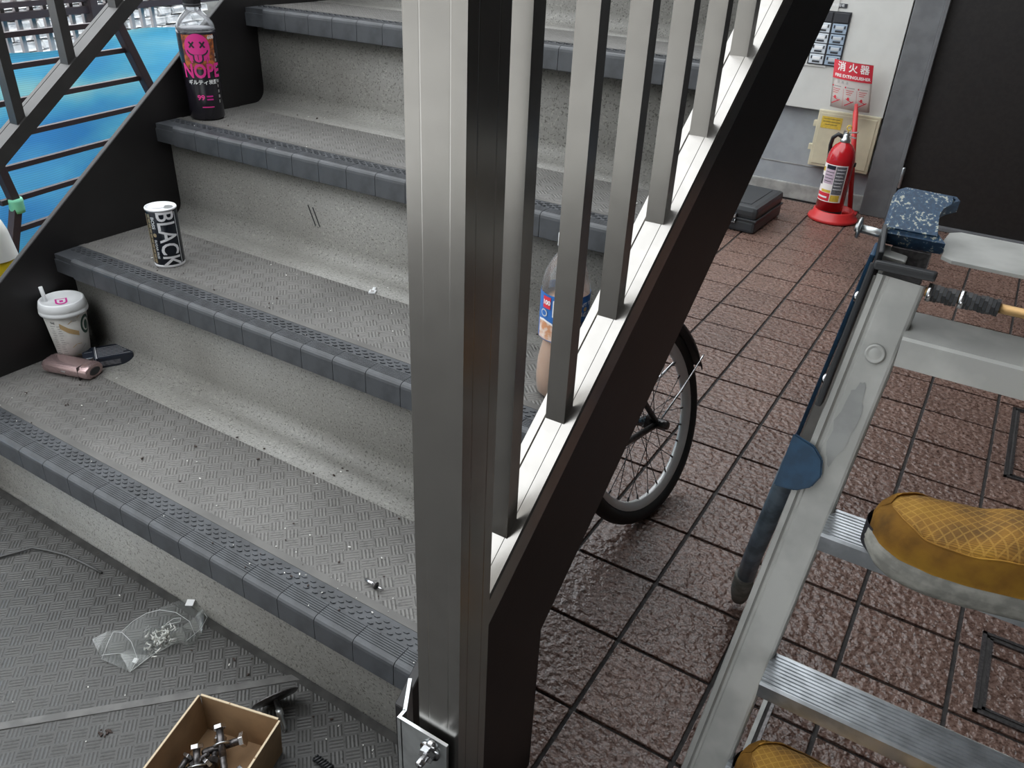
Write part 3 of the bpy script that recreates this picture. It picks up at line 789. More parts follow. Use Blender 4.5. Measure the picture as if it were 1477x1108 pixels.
# ================================================================== BICYCLE under the stairs
H = Vector((.928, 1.055, -.065)); az, tl, TR = 1.407, .266, .254
ux = Vector((math.cos(az), math.sin(az), 0)); n0 = Vector((-math.sin(az), math.cos(az), 0))
uz = (math.cos(tl)*Vector((0, 0, 1)) + math.sin(tl)*n0).normalized(); un = ux.cross(uz).normalized()
bk = bpy.data.objects.new('bicycle', None); COL.objects.link(bk)
BM3 = Matrix((ux, un, uz)).transposed()             # local x along the bike, y axle, z up the wheel
bk.matrix_world = Matrix.Translation(H) @ BM3.to_4x4()
tag(bk, 'leaning bicycle parked under the stairs showing its black-tyred spoked wheel', 'bicycle')
def torus(R, r, n=64, m=12, sx=1.0):
    b = MB(); b.grid(lambda u, v: Vector(((R+r*math.cos(2*PI*v))*math.cos(2*PI*u), r*sx*math.sin(2*PI*v), (R+r*math.cos(2*PI*v))*math.sin(2*PI*u))), n, m, closeu=True); return b
torus(TR-.019, .019, 72, 14).build('tyre', M['rubber'], bk)
b = MB()
rp = [(.219, -.012), (.213, -.012), (.200, -.007), (.197, 0), (.200, .007), (.213, .012), (.219, .012)]
b.grid(lambda u, v: Vector((rp[round(v*6)][0]*math.cos(2*PI*u), rp[round(v*6)][1], rp[round(v*6)][0]*math.sin(2*PI*u))), 72, 6, closeu=True); b.build('rim', M['rim'], bk)
b = MB(); b.lathe([(.010, -.045), (.024, -.03), (.024, -.026), (.013, -.022), (.013, .022), (.024, .026), (.024, .03), (.010, .045)], 20, rot=Matrix.Rotation(PI/2, 3, 'X')); b.build('hub', M['dark_steel'], bk)
b = MB(); b.lathe([(.0045, -.078), (.0045, .078)], 12, rot=Matrix.Rotation(PI/2, 3, 'X')); b.prism(hexpts(.012), .050, .060, 'Y'); b.prism(hexpts(.012), -.060, -.050, 'Y'); b.lathe([(.013, .060), (.010, .078), (0, .080)], 16, rot=Matrix.Rotation(-PI/2, 3, 'X')); b.lathe([(.013, .060), (.010, .078), (0, .080)], 16, rot=Matrix.Rotation(PI/2, 3, 'X')); b.build('axle', M['dark_steel'], bk)
for q in range(28):
    a = 2*PI*q/28; sd = 1 if q % 2 else -1; lead = (1 if (q//2) % 2 else -1)*1.0
    b = MB(); b.tube([(.022*math.cos(a+lead), .028*sd, .022*math.sin(a+lead)), (.198*math.cos(a), 0, .198*math.sin(a))], .0011, 5); b.tube([(.186*math.cos(a), .0018*sd, .186*math.sin(a)), (.199*math.cos(a), 0, .199*math.sin(a))], .0024, 6)
    b.build('spoke', M['dark_steel'], bk)
# mudguard: arc over the wheel, ends behind at the viewer's right
b = MB(); fr = [(-.034, -.012), (-.026, .004), (0, .010), (.026, .004), (.034, -.012), (.032, -.013), (.025, .002), (0, .0075), (-.025, .002), (-.032, -.013)]
aa0, aa1 = math.radians(10), math.radians(150)
b.grid(lambda u, v: Vector(((TR+.010+fr[int(round(v*10)) % 10][1])*math.cos(aa0+(aa1-aa0)*u), fr[int(round(v*10)) % 10][0], (TR+.010+fr[int(round(v*10)) % 10][1])*math.sin(aa0+(aa1-aa0)*u))), 40, 10); b.build('mudguard', M['black'], bk)
for sd in (-1, 1):
    b = MB(); b.tube([(0, .052*sd, 0), (.12, .045*sd, .035), (.258, .031*sd, .075), (.266, .031*sd, .078)], .0024, 8); b.build('mudguard_stay', M['steel'], bk)
    b = MB(); b.tube([(0, .050*sd, 0), (-.16, .042*sd, .005), (-.38, .03*sd, -.01)], .008, 10); b.build('chain_stay', M['dark_steel'], bk)
    b = MB(); b.tube([(0, .050*sd, 0), (-.10, .045*sd, .18), (-.21, .02*sd, .37)], .007, 10); b.build('seat_stay', M['dark_steel'], bk)
b = MB(); b.tube([(-.38, 0, -.01), (-.20, 0, .42)], .016, 12); b.tube([(-.38, 0, -.01), (-.62, 0, .30)], .018, 12); b.build('frame_tube', M['dark_steel'], bk)

# ================================================================== STEPLADDER
zf = ZF
TL = math.radians(17.0)
LT_ = Vector((1.4275, .447, .628))                 # top centre of the near left rail
def rail_pt(z, side=0, dx=0.0, dy=0.0):
    t = (LT_.z - z)
    if side == 0: return Vector((LT_.x - .0665*t + dx, LT_.y - math.tan(TL)*t + dy, z))
    return Vector((1.80 + .0665*t + dx, LT_.y - math.tan(TL)*t + dy, z))
lad = thing('stepladder', 'paint-stained aluminium stepladder with blue plastic caps straddled by the mustard shoes', 'ladder', (1.6, .5, ZF))
def L(p): return Vector(p) - Vector((1.6, .5, ZF))
for sd in (0, 1):
    sg_ = 1 if sd == 0 else -1
    a, c = rail_pt(ZF+.02, sd), rail_pt(.632, sd)
    b = MB()
    # channel: wide front face, turned outer lip with a groove, side web
    # dz-direction section placed along a->c
    t = (c-a).normalized(); xv = Vector((1, 0, 0)); nv = xv.cross(t).normalized()   # nv points back (+y-ish)
    if nv.y < 0: nv = -nv
    xv = (t.cross(nv)).normalized()
    if xv.x < 0: xv = -xv
    xv = xv*sg_
    sec = [(-.0265, .026), (-.0265, .0005), (-.0255, -.001), (-.0195, -.001), (-.0185, .0005), (-.0165, .0022), (-.0135, .0022), (-.0115, .0), (.0215, .0), (.0245, .0008), (.0265, .003), (.0265, .026), (.0240, .026), (.0240, .004), (-.0240, .004), (-.0240, .026)]
    n = len(sec)
    wl_ = lambda P, k: [L(P + xv*(x*k) + nv*y) for x, y in sec]
    b._add(wl_(a, 1.10) + wl_(c, 1.0), [list(range(n)), list(range(2*n-1, n-1, -1))] + [[i, i+n, (i+1) % n+n, (i+1) % n] for i in range(n)])
    b.build('front_rail', M['ladder'], lad)
    b = MB(); b.box(L(rail_pt(ZF+.022, sd, dy=.012)), (.064, .036, .044), (-TL, 0, 0), bev=.005); b.build('rubber_foot', M['black'], lad)
    # rear leg: blue edged channel above, enamel tube below, foot
    top = Vector((1.407 if sd == 0 else 1.82, .515, .64)); ft = Vector((1.282 if sd == 0 else 1.945, .866, ZF+.012))
    d = ft-top
    b = MB(); b.bar(L(top), L(top + d*.64), .034, .022, up=(0, 1, .4), bev=.003); b.build('rear_leg', M['ladder'], lad)
    b = MB(); b.bar(L(top + Vector((-.021*sg_, 0, 0))), L(top + d*.52 + Vector((-.021*sg_, 0, 0))), .006, .026, up=(0, 1, .4), bev=.002); b.build('edge_guard', M['blue_plain'], lad)
    b = MB(); off_ = Vector((-.011*sg_, -.004, 0)); b.tube([L(top+d*.46+off_), L(top+d*.80+off_), L(top+d*.93+off_*.6)], [.0175, .018, .0185], 14); b.build('leg_tube', M['blue_tube'], lad)
    b = MB(); b.tube([L(top+d*.88+off_), L(top+d*.955+off_*.5), L(ft+Vector((-.004*sg_, 0, .004)))], [.020, .022, .016], 14); b.build('rubber_foot', M['sole'], lad)
    # blue clamp on the leg
    q = top + d*.42
    b = MB(); b.prism([(-.030, -.034), (.012, -.034), (.026, -.028), (.034, -.012), (.032, .006), (.020, .018), (.006, .034), (-.020, .036), (-.030, .02)], -.013, .013, 'Y')
    bmesh.ops.bevel(b.bm, geom=b.bm.edges[:], offset=.002, segments=1, affect='EDGES')
    o = b.build('leg_clamp', M['blue_plain'], lad, loc=L(q + Vector((.004*sg_, -.022, 0))), rot=(-.42, .12*sg_, 0))
    o.scale = (-.6 if sd else .6, .8, .8)
    b = MB(); b.prism([(-.022, -.034), (.004, -.030), (.020, -.018), (.026, 0), (.020, .020), (.006, .032), (-.022, .038)], -.006, .0, 'Y')
    bmesh.ops.bevel(b.bm, geom=b.bm.edges[:], offset=.0018, segments=2, affect='EDGES')
    o = b.build('rail_clip', M['blue_plain'], lad, loc=L(rail_pt(.398, sd, dx=-.026*sg_, dy=-.0035)), rot=(-TL, .07, 0))
    if sd: o.scale.x = -1
    # hinge: dark cap on the front rail, strap down its outer side
    b = MB()
    b.box(L(rail_pt(.640, sd, dy=.010)), (.066, .036, .010), (-.25, 0, 0), bev=.003)
    b.bar(L(rail_pt(.640, sd, dx=-.034*sg_, dy=.012)), L(rail_pt(.47, sd, dx=-.034*sg_, dy=.010)), .007, .030, up=(0, 1, 0), bev=.002)
    b.build('hinge_strap', M['black'], lad)
    b = MB()
    b.bar(L(Vector((LT_.x if sd == 0 else 1.80, .47, .637)) + Vector((-.030*sg_, 0, 0))), L(Vector((1.41 if sd == 0 else 1.82, .530, .655)) + Vector((-.022*sg_, 0, 0))), .006, .034, bev=.002)
    b.build('hinge_arm', M['black'], lad)
    b = MB(); b.box(L((1.425 if sd == 0 else 1.805, .497, .618)), (.044, .045, .006), bev=.002); b.box(L((1.425 if sd == 0 else 1.805, .519, .632)), (.044, .005, .03), bev=.001); b.build('hinge_floor', M['dark_steel'], lad)
    for z in (.50, .60):
        b = MB(); b.lathe([(.007, 0), (.006, .004), (0, .005)], 12, rot=Matrix.Rotation(-PI/2*sg_, 3, 'Y')); b.build('rivet', M['steel'], lad, loc=L(rail_pt(z, sd, dx=-.037*sg_, dy=.012)))
    # blue hand cap with a finger notch, at the top of the rear leg
    b = MB(); cp = [(-.030, -.036), (.040, -.036), (.028, -.022), (.021, -.012), (.0195, .0), (.022, .012), (.030, .022), (.041, .029), (.036, .034), (-.020, .036), (-.028, .030), (-.0315, .02)]
    cp = [(x*sg_, y) for x, y in cp]
    b.prism(cp, -.026, 0, 'Z'); bmesh.ops.bevel(b.bm, geom=[e for e in b.bm.edges if all(abs(v.co.z) < 1e-6 for v in e.verts)], offset=.005, segments=3, affect='EDGES')
    b.build('hand_cap', M['blue'], lad, loc=L((1.417 if sd == 0 else 1.815, .538, .688)), rot=(math.radians(36), 0, math.radians(2)))
    b = MB(); b.tube([L((1.355 if sd == 0 else 1.877, .535, .655)), L((1.40 if sd == 0 else 1.82, .535, .652))], .0055, 12); b.lathe([(.013, 0), (.013, .003), (.006, .004)], 18, c=L((1.358 if sd == 0 else 1.874, .535, .655)), rot=Matrix.Rotation(PI/2*sg_, 3, 'Y')); b.build('pivot_bolt', M['zinc'], lad)
b = MB(); b.lathe([(.0115, 0), (.0115, .0012), (.0092, .002), (.0078, .001), (.006, .0018), (0, .0018)], 24)
o = b.build('rivet', M['ladder'], lad, loc=L(rail_pt(.548, 0, dx=.004, dy=-.0012)), rot=(PI/2 - TL, 0, 0))
b = MB(); random.seed(5)
b._add([L(rail_pt(.462 + .052*math.sin(a)*random.uniform(.85, 1.1), 0, dx=.002+.0125*math.cos(a)*random.uniform(.7, 1.1)-.006*math.sin(a)*0, dy=-.0006)) for a in [2*PI*i/26 for i in range(26)]], [list(range(26))])
b.build('stain', M['stain'], lad)
# treads with raised ribs
def tread(z, depth, thick, ribs, y_front, nm='tread'):
    xl = rail_pt(z, 0).x + .0245; xr = rail_pt(z, 1).x - .0245
    b = MB()
    sec = [(y_front, z-thick)]
    sec.append((y_front, z-.003)); sec.append((y_front+.003, z))
    if ribs:
        y = y_front + .004; k_ = (depth-.008)/ribs
        for q in range(ribs):
            sec += [(y+.08*k_, z), (y+.2*k_, z-.0016), (y+.42*k_, z-.0016), (y+.54*k_, z)]; y += k_
    sec += [(y_front+depth-.002, z), (y_front+depth, z-.002), (y_front+depth, z-thick), (y_front+depth-.003, z-thick), (y_front+depth-.003, z-.006), (y_front+.003, z-.006), (y_front+.003, z-thick)]
    b.prism([(y-.5, zz-ZF) for y, zz in sec], xl-1.6, xr-1.6)
    return b.build(nm, M['tread_alu' if ribs else 'ladder'], lad)
def fy(z): return rail_pt(z).y
tread(.580, .088, .036, 0, .412)
tread(.353, .062, .024, 9, fy(.353)-.045)
tread(.147, .062, .024, 9, fy(.147)-.045)
tread(-.012, .062, .024, 9, fy(-.012)-.045)
# rear top plate, hinge rod with knurled couplings
b = MB()
pl = [(1.452, .556), (1.456, .606), (1.468, .618), (1.785, .618), (1.785, .498), (1.470, .498), (1.458, .508), (1.4585, .53), (1.4545, .535)]
b.prism([(x-1.6, y-.5) for x, y in pl], .646-ZF, .650-ZF, 'Z'); b.build('top_plate', M['ladder'], lad)
b = MB(); b.box(L((1.625, .616, .634)), (.32, .003, .026)); b.build('plate_flange', M['ladder'], lad)
b = MB(); b.tube([L((1.455, .452, .624)), L((1.79, .452, .624))], .0055, 12); b.build('hinge_rod', M['brass'], lad)
for x0, x1 in ((1.461, 1.489), (1.494, 1.532)):
    b = MB()
    for q in range(int((x1-x0)/.004)):
        xx = x0+.004*q; b.prism([(y+.452-.5, z+.624-ZF) for y, z in hexpts(.0098, q*.26)], xx-1.6, xx+.0037-1.6)
    b.build('coupling', M['black'], lad)
    b = MB(); b.tube([L((x0-.004, .452, .624)), L((x0+.001, .452, .624))], .0105, 14); b.build('coupling_ring', M['steel'], lad)

# ================================================================== SHOES
def shoe(label, loc, rz, sc_=1.0):
    """work shoe, toe at local origin pointing -x, heel at x=.28; y across; z=0 is the ground"""
    s = thing('work_shoe', label, 'shoe', loc, (0, 0, rz))
    Ls = .285*sc_
    def half(u):     # half widths at station u (0 toe .. 1 heel): outline of a foot
        k = [(0, .008), (.015, .024), (.05, .038), (.12, .047), (.24, .0515), (.36, .0500), (.5, .043), (.62, .037), (.78, .036), (.9, .033), (.97, .022), (1, .006)]
        for (u0, a0), (u1, a1) in zip(k, k[1:]):
            if u <= u1: f = (u-u0)/(u1-u0); return (a0+(a1-a0)*f)*sc_
        return k[-1][1]*sc_
    def top(u):
        k = [(0, .034), (.02, .050), (.07, .066), (.16, .076), (.34, .082), (.46, .098), (.55, .104), (.66, .110), (1, .116)]
        for (u0, a0), (u1, a1) in zip(k, k[1:]):
            if u <= u1: f = (u-u0)/(u1-u0); f = f*f*(3-2*f)*.5+f*.5; return (a0+(a1-a0)*f)*sc_
        return .1
    spring = lambda u: .012*sc_*max(0, 1-u/.22)**2
    soleh = .026*sc_
    nu, nv = 44, 20
    def up(u, v, inset=0.0, grow=0.0):
        u_ = u
        a = PI*v; hw = max(half(u_)-.003*sc_, .001); hz = top(u_)-soleh
        c = math.cos(a); sn = math.sin(a)
        e = .62
        yy = hw*math.copysign(abs(c)**e, c); zz = (sn**.80)*hz
        return Vector((Ls*u_, yy*(1+grow), soleh + zz*(1+grow*.5) + spring(u_)*.9))
    def U(t): return .004+.992*(t**1.35)
    b = MB(); b.grid(lambda a, c: up(U(a), c), nu, nv); b.build('upper', M['shoe_mesh'], s)
    # suede rand: lower band all round and toe bumper, a bit proud
    def rand(a, c, sidef):
        u = U(a)
        hgt = 1.0 if u < .05 else (1.0-.56*((u-.05)/.13)**.65 if u < .18 else .44-.12*min(1, (u-.18)/.3))
        v = .4995*hgt*c
        p = up(u, v if sidef > 0 else 1-v); ctr = Vector((Ls*max(u, .12), 0, soleh))
        return p + (p-ctr).normalized()*.0022*sc_
    for f in (1, -1):
        b = MB(); b.grid(lambda a, c: rand(a, c, f), 40, 8); bmesh.ops.solidify(b.bm, geom=b.bm.faces[:], thickness=-.0016)
        b.build('toe_rand', M['shoe_suede'], s)
    for f in (1, -1):
        b = MB(); b.tube([rand(q/30*.73+.12, 1.0, f)+Vector((0, 0, .0006)) for q in range(31)], .0009, 6); b.build('seam', M['shoe_suede'], s)
    # layered foam sole
    b = MB()
    zl = [(0, -.002), (.004, .0005), (.010, .0035), (.012, .0025), (.017, .0045), (.019, .0035), (.026, .0030), (.029, .0)]
    def so(a, c):
        u = U(a) if a <= 1 else U(2-a)
        z, g = zl[int(round(c*7))]
        hw = half(u)+g*sc_; sgn = 1 if a <= 1 else -1
        xe = -g*sc_*max(0, 1-u/.1)
        return Vector((Ls*u + xe, hw*sgn, z*sc_ + spring(u)))
    V = b.grid(lambda a, c: so(a*2, c), 80, 7)
    for row in (0, 7):
        try: b.bm.faces.new([V[i][row] for i in range(80)])
        except ValueError: pass
    b.build('sole', M['sole'], s)
    b = MB(); b.grid(lambda a, c: Vector((Ls*(.018*(1-math.cos((a-.5)*2.4))) - .0055*sc_ + abs(a-.5)**2*.085*sc_, (a-.5)*.074*sc_, (.012+.030*c)*sc_)), 16, 4); bmesh.ops.solidify(b.bm, geom=b.bm.faces[:], thickness=.0022); b.build('toe_guard', M['sole_dark'], s)
    # opening collar and tongue
    b = MB(); b.tube([Vector((Ls*(.74+.22*math.cos(t)), .030*sc_*math.sin(t), (.117+.003*math.cos(t))*sc_)) for t in [2*PI*i/24 for i in range(25)]], .006*sc_, 8); b.build('collar', M['shoe_suede'], s)
    return s
shoe('mustard mesh work shoe with grey sole planted on the upper ribbed ladder tread', (1.480, .322, .353+.0025), math.radians(3))
shoe('mustard work shoe at the bottom edge, below the lower bare tread', (1.424, .225, -.012+.0025), math.radians(-4))

# ================================================================== THINGS ON THE STEPS
ZT1, ZT2, ZT3 = Z1-.0015, Z1+RI-.0015, Z1+2*RI-.0015
CAMXY = Vector((1.486, -.510))
def face_cam(x, y):     # angle about z from the thing towards the stair front right, where its print faces
    d = CAMXY - Vector((x, y)); return math.atan2(d.y, d.x)
def decal(pts_or_bm, name, m, par, rf, z0, a, lift=.0004, step=.003):
    t = poly_bm(pts_or_bm) if isinstance(pts_or_bm, list) else pts_or_bm
    bb = MB(); bb.merge(wrap(t, rf, z0, a, step, lift)); return bb.build(name, m, par, recalc=False)

# black coffee can
cx, cy = .208, .372
can = thing('coffee_can', 'slim black coffee can with silver upright lettering on the second step up', 'can', (cx, cy, ZT2))
R0 = .0262; can.scale = (1.03, 1.03, 1.06)
def canr(z): return R0
b = MB(); b.lathe([(.021, .0012), (.0235, 0), (.0250, .0015), (.0245, .0035), (.0262, .006), (.0262, .0985), (.0252, .1005)], 40); body = b.build('can_body', M['can_black'], can)
b = MB(); b.lathe([(.0252, .1000), (.0268, .1012), (.0270, .1030), (.0262, .1042), (.0252, .1040), (.0247, .1028), (.0240, .1016), (0, .1016)], 40); b.build('lid', M['can_silver'], can)
b = MB(); b.lathe([(.0235, 0), (.0262, .0005), (.0264, .003), (.0256, .005)], 40, cap=False); b.build('bottom_rim', M['can_silver'], can)
b = MB(); b.prism([(q[0], q[1]) for q in ell(-.004, 0, .0105, .0068, 18)], .1020, .1027, 'Z'); b.lathe([(.0028, .1018), (.0024, .1034), (0, .1034)], 12, c=(.001, 0, 0)); b.build('pull_tab', M['can_silver'], can, rot=(0, 0, .9))
b = MB(); b.prism(ell(.0125, 0, .0085, .0105, 18), .1014, .1019, 'Z'); b.build('pour_opening', M['zinc'], can, rot=(0, 0, .9))
fa = face_cam(cx, cy)
# lettering runs downwards: rotate the flat text by -90 degrees
def vtext(body_, size, bold, sx, dx, z0, m, a, par, rf, ln=None):
    t = text_bm(body_, size, bold, sx)
    for v in t.verts: v.co.x, v.co.y = v.co.y + dx, -v.co.x
    return decal(t, 'lettering', m, par, rf, z0, a)
vtext('BLACK', .0430, .012, .755, .0045, .052, M['can_silver'], fa-.06, body, canr)
vtext('BOSS', .0085, .03, 1.1, -.0170, .081, M['silver'], fa-.06, body, canr)
vtext('SUGAR FREE', .0062, .02, 1.0, -.0172, .034, M['silver'], fa-.06, body, canr)
decal(ell(-.0168, .0, .0035, n=16), 'emblem', M['gold'], body, canr, .0595, fa-.06)
for x0, x1 in ((-.0275, -.0215), (-.034, -.030)): decal(rect(x0, -.044, x1, .044), 'gold_band', M['gold'], body, canr, .052, fa-.06)
decal(rect(.0235, -.046, .0250, .046), 'silver_band', M['silver'], body, canr, .052, fa-.06)
for q in range(9): decal(rect(-.0272, .036-.009*q, -.0222, .0375-.009*q), 'print_line', M['ink'], body, canr, .052, fa-.06, .0007)

# big black bottle with pink print
cx, cy = .0385, .640
nb_ = thing('soft_drink_bottle', 'tall clear-necked bottle with black and hot pink wrapper on the third step up', 'bottle', (cx, cy, ZT3))
def bor(z):
    k = [(0, .029), (.004, .0325), (.05, .0325), (.09, .0335), (.11, .0345), (.165, .0355), (.172, .0355)]
    for (z0, r0), (z1, r1) in zip(k, k[1:]):
        if z <= z1: return r0+(r1-r0)*(z-z0)/(z1-z0)
    return .0355
b = MB(); b.lathe([(.024, .002), (.029, 0), (.0322, .004), (.0325, .05), (.0335, .09), (.0345, .11), (.0355, .165), (.0355, .1715)], 40); body = b.build('wrapper', M['bottle_black'], nb_)
b = MB(); b.lathe([(.0350, .171), (.0350, .176), (.0325, .184), (.026, .194), (.0175, .203), (.0145, .206), (.0145, .211), (.0165, .2115), (.0165, .2135), (.0135, .214), (.0135, .222)], 40, cap=False); b.build('neck', M['pet'], nb_)
b = MB(); b.lathe([(.0345, .1712), (.0345, .1745), (0, .1745)], 32, cap=False); b.build('drink_surface', M['slate'], nb_)
b = MB(); b.lathe([(.0160, .2125), (.0160, .2175), (.0155, .218), (.0152, .219), (.0155, .2195), (.0155, .232), (.0145, .2345), (0, .2345)], 36)
for q in range(36):
    a = 2*PI*q/36; b.box((.0155*math.cos(a), .0155*math.sin(a), .2262), (.0012, .0012, .011), (0, 0, a))
b.build('cap', M['black'], nb_)
nb_.scale = (1.06, 1.06, 1.0)
fa = face_cam(cx, cy) + .02
decal(rect(-.031, -.034, .031, .030), 'picture', M['orange'], body, bor, .135, fa, .0003)
decal(ell(-.003, 0, .0235, .0265, 36), 'emblem', M['pink'], body, bor, .141, fa, .0006)
for ex_ in (-.0125, .0065):
    for sg2 in (1, -1):
        decal(strip((ex_-.0042, .147-.141-.0055*sg2), (ex_+.0042, .147-.141+.0055*sg2), .0032), 'emblem_eye', M['ink'], body, bor, .141, fa, .0009)
sm = [(-.003+.0195*math.cos(t), -.004+.012*math.sin(t)) for t in [PI+PI*i/14 for i in range(15)]]
sm2 = [(-.003+.0168*math.cos(t), -.004+.0090*math.sin(t)) for t in [2*PI-PI*i/14 for i in range(15)]]
decal(sm+sm2, 'emblem_mouth', M['ink'], body, bor, .141, fa, .0009)
decal([(-.0125, -.012), (-.0125, -.022), (-.010, -.027), (-.003, -.0295), (.004, -.027), (.0065, -.022), (.0065, -.012)], 'emblem_tongue', M['ink'], body, bor, .141, fa, .0010)
decal([(-.0095, -.0125), (-.0095, -.021), (-.0078, -.0245), (-.003, -.0268), (.0018, -.0245), (.0035, -.021), (.0035, -.0125)], 'emblem_tongue', M['pink'], body, bor, .141, fa, .0013)
decal(rect(-.0036, -.022, -.0024, -.0125), 'emblem_line', M['ink'], body, bor, .141, fa, .0016)
for x in (-.018, -.0155, .009, .0125, .016): decal(rect(x-.0012, -.024-.004*(int(x*1e4) % 2), x+.0012, -.012), 'emblem_drip', M['pink'], body, bor, .141, fa, .0006)
decal(text_bm('NOPE', .037, .028, .74), 'lettering', M['pink'], body, bor, .0965, fa, .0011)
decal(text_bm('\u30ae\u30eb\u30c6\u30a3\u70ad\u9178', .0095, .03), 'lettering', M['white'], body, bor, .0755, fa, .0008)
decal(moved(text_bm('99', .0135, .03), -.008, 0), 'lettering', M['pink'], body, bor, .046, fa, .0008)
for q in range(2): decal(rect(.002, .001-.006*q, .014, .004-.006*q), 'print_line', M['magenta'], body, bor, .046, fa, .0008)
decal(rect(-.008, -.001, .014, .0012), 'print_line', M['pink'], body, bor, .0275, fa, .0008)
decal(moved(text_bm('600', .0095, .04), .0245, 0), 'lettering', M['white'], body, bor, .160, fa, .0011)
for q in range(10): decal(rect(.0275, .052-.010*q, .0300+.001*(q % 3), .058-.010*q), 'print_line', M['greyprint'], body, bor, .072, fa, .0008)

# paper cup with lid and straw
cx, cy = .0435, .240
cup = thing('paper_coffee_cup', 'white paper coffee cup with plastic lid in the left corner of the bottom step', 'cup', (cx, cy, ZT1))
cup.scale = (1.0, 1.0, 1.19)
def cupr(z): return .0275 + (.0395-.0275)*z/.098
b = MB(); b.lathe([(.0255, .003), (.0265, 0), (.0275, 0), (cupr(.094), .094), (.037, .094)], 40, cap=False); b.lathe([(.0, .003), (.0262, .003)], 40, cap=False); body = b.build('cup_body', M['paper_cup'], cup)
b = MB(); b.lathe([(.0395, .0885), (.0425, .0885), (.0432, .0905), (.0430, .0935), (.0420, .0945), (.0418, .0965), (.0425, .0975), (.0395, .108), (.0375, .1092), (.0355, .1085), (.0345, .1055), (0, .1055)], 44, cap=False); lid = b.build('lid', M['lid'], cup)
b = MB(); b.tube([(-.0185, -.019, .100), (-.0225, -.0205, .1295)], .0036, 12); b.build('stirrer', M['lid'], cup)
# pink stamp on the lid: a D-shaped outline with a small block of letters
sa = math.radians(-28)
SM = Matrix.Translation((.005, -.0035, .1058)) @ Matrix.Rotation(sa, 4, 'Z') @ Matrix.Diagonal((1.4, 1.4, 1, 1))
D0 = [(-.010, -.0075), (.002, -.0075)] + [(.002+.0085*math.cos(t), .0075*math.sin(t)) for t in [-PI/2+PI*i/12 for i in range(13)]] + [(-.010, .0075)]
D1 = [(x*.74-.0008, y*.70) for x, y in D0]
n = len(D0); b = MB(); b._add([SM @ Vector((x, y, 0)) for x, y in D0+D1], [[i, (i+1) % n, n+(i+1) % n, n+i] for i in range(n)]); b.build('stamp', M['magenta'], lid, recalc=False)
print_on(poly_bm(rect(-.004, -.0022, .003, .0022)), SM, 'stamp', M['magenta'], lid)
fa = face_cam(cx, cy)
t = poly_bm([(-.013, .019), (.0, .009), (.017, .0), (.0165, -.008), (-.002, .0005), (-.014, .010)]); decal(t, 'print_band', M['tan'], body, cupr, .060, fa-.02)
decal(poly_bm(ell(.0345, .0, .0125, .0165, 30)), 'round_logo', M['green'], body, cupr, .067, fa, .0004)
decal(poly_bm(ell(.0345, .0, .0085, .0115, 26)), 'round_logo', M['paper_cup'], body, cupr, .067, fa, .0006)
decal(poly_bm(ell(.0345, -.001, .0050, .0085, 20)), 'round_logo', M['green'], body, cupr, .067, fa, .0008)
decal(text_bm('THE', .0050, .02), 'lettering', M['ink'], body, cupr, .079, fa-.72)
for q in range(14):
    for c_ in range(2):
        decal(rect(-.029+.013*c_+.001*(q % 3), -.0006, -.019+.012*c_-.002*((q*7) % 4)*.5, .0006), 'print_line', M['greyprint'], body, cupr, .073-.0042*q, fa-.12*(1))
for q, (x, z) in enumerate([(-.010, .045), (.003, .035), (.012, .04), (.02, .03), (.008, .02), (.022, .085), (.012, .082), (.004, .078)]):
    decal(strip((x-.004, -.002), (x+.004, .003*(1 if q % 2 else -1)), .0009), 'print_stroke', M['tan' if q % 3 else 'greyprint'], body, cupr, z, fa)

# rose coloured tobacco heater
hd = thing('tobacco_heater', 'rounded rose metallic pocket device lying before the white cup', 'device', (.090, .203, ZT1+.0138), (0, 0, math.radians(16)))
L2 = .052; b = MB()
st_ = [(-L2, .60), (-L2+.0008, .76), (-L2+.003, .90), (-L2+.007, .975), (-L2+.012, 1.0), (0, 1.0), (L2-.012, 1.0), (L2-.006, .98), (L2-.002, .93), (L2, .84)]
def cap_sec(u, v):
    x, k = st_[int(round(u*9))]; a = 2*PI*v
    return Vector((x, .0225*(1-(1-k)*.6)*math.copysign(abs(math.cos(a))**.62, math.cos(a)), .0138*k*math.copysign(abs(math.sin(a))**.80, math.sin(a))))
V = b.grid(cap_sec, 9, 40)
for rw in (V[0], V[-1]):
    try: b.bm.faces.new(rw[:-1])
    except ValueError: pass
bmesh.ops.remove_doubles(b.bm, verts=b.bm.verts[:], dist=1e-6)
b.build('shell', M['rose'], hd)
b = MB(); b.prism(ell(0, 0, .0125, .0072, 20), L2-.0008, L2+.0012, 'X'); b.build('end_port', M['black'], hd)
b = MB(); b.box((0, -.0226, .0), (.010, .0012, .0028), bev=.0005); b.build('button', M['steel'], hd)
b = MB(); b.box((.033, 0, 0), (.0007, .0452, .0278), bev=.0002); b.build('seam_ring', M['dark_steel'], hd)

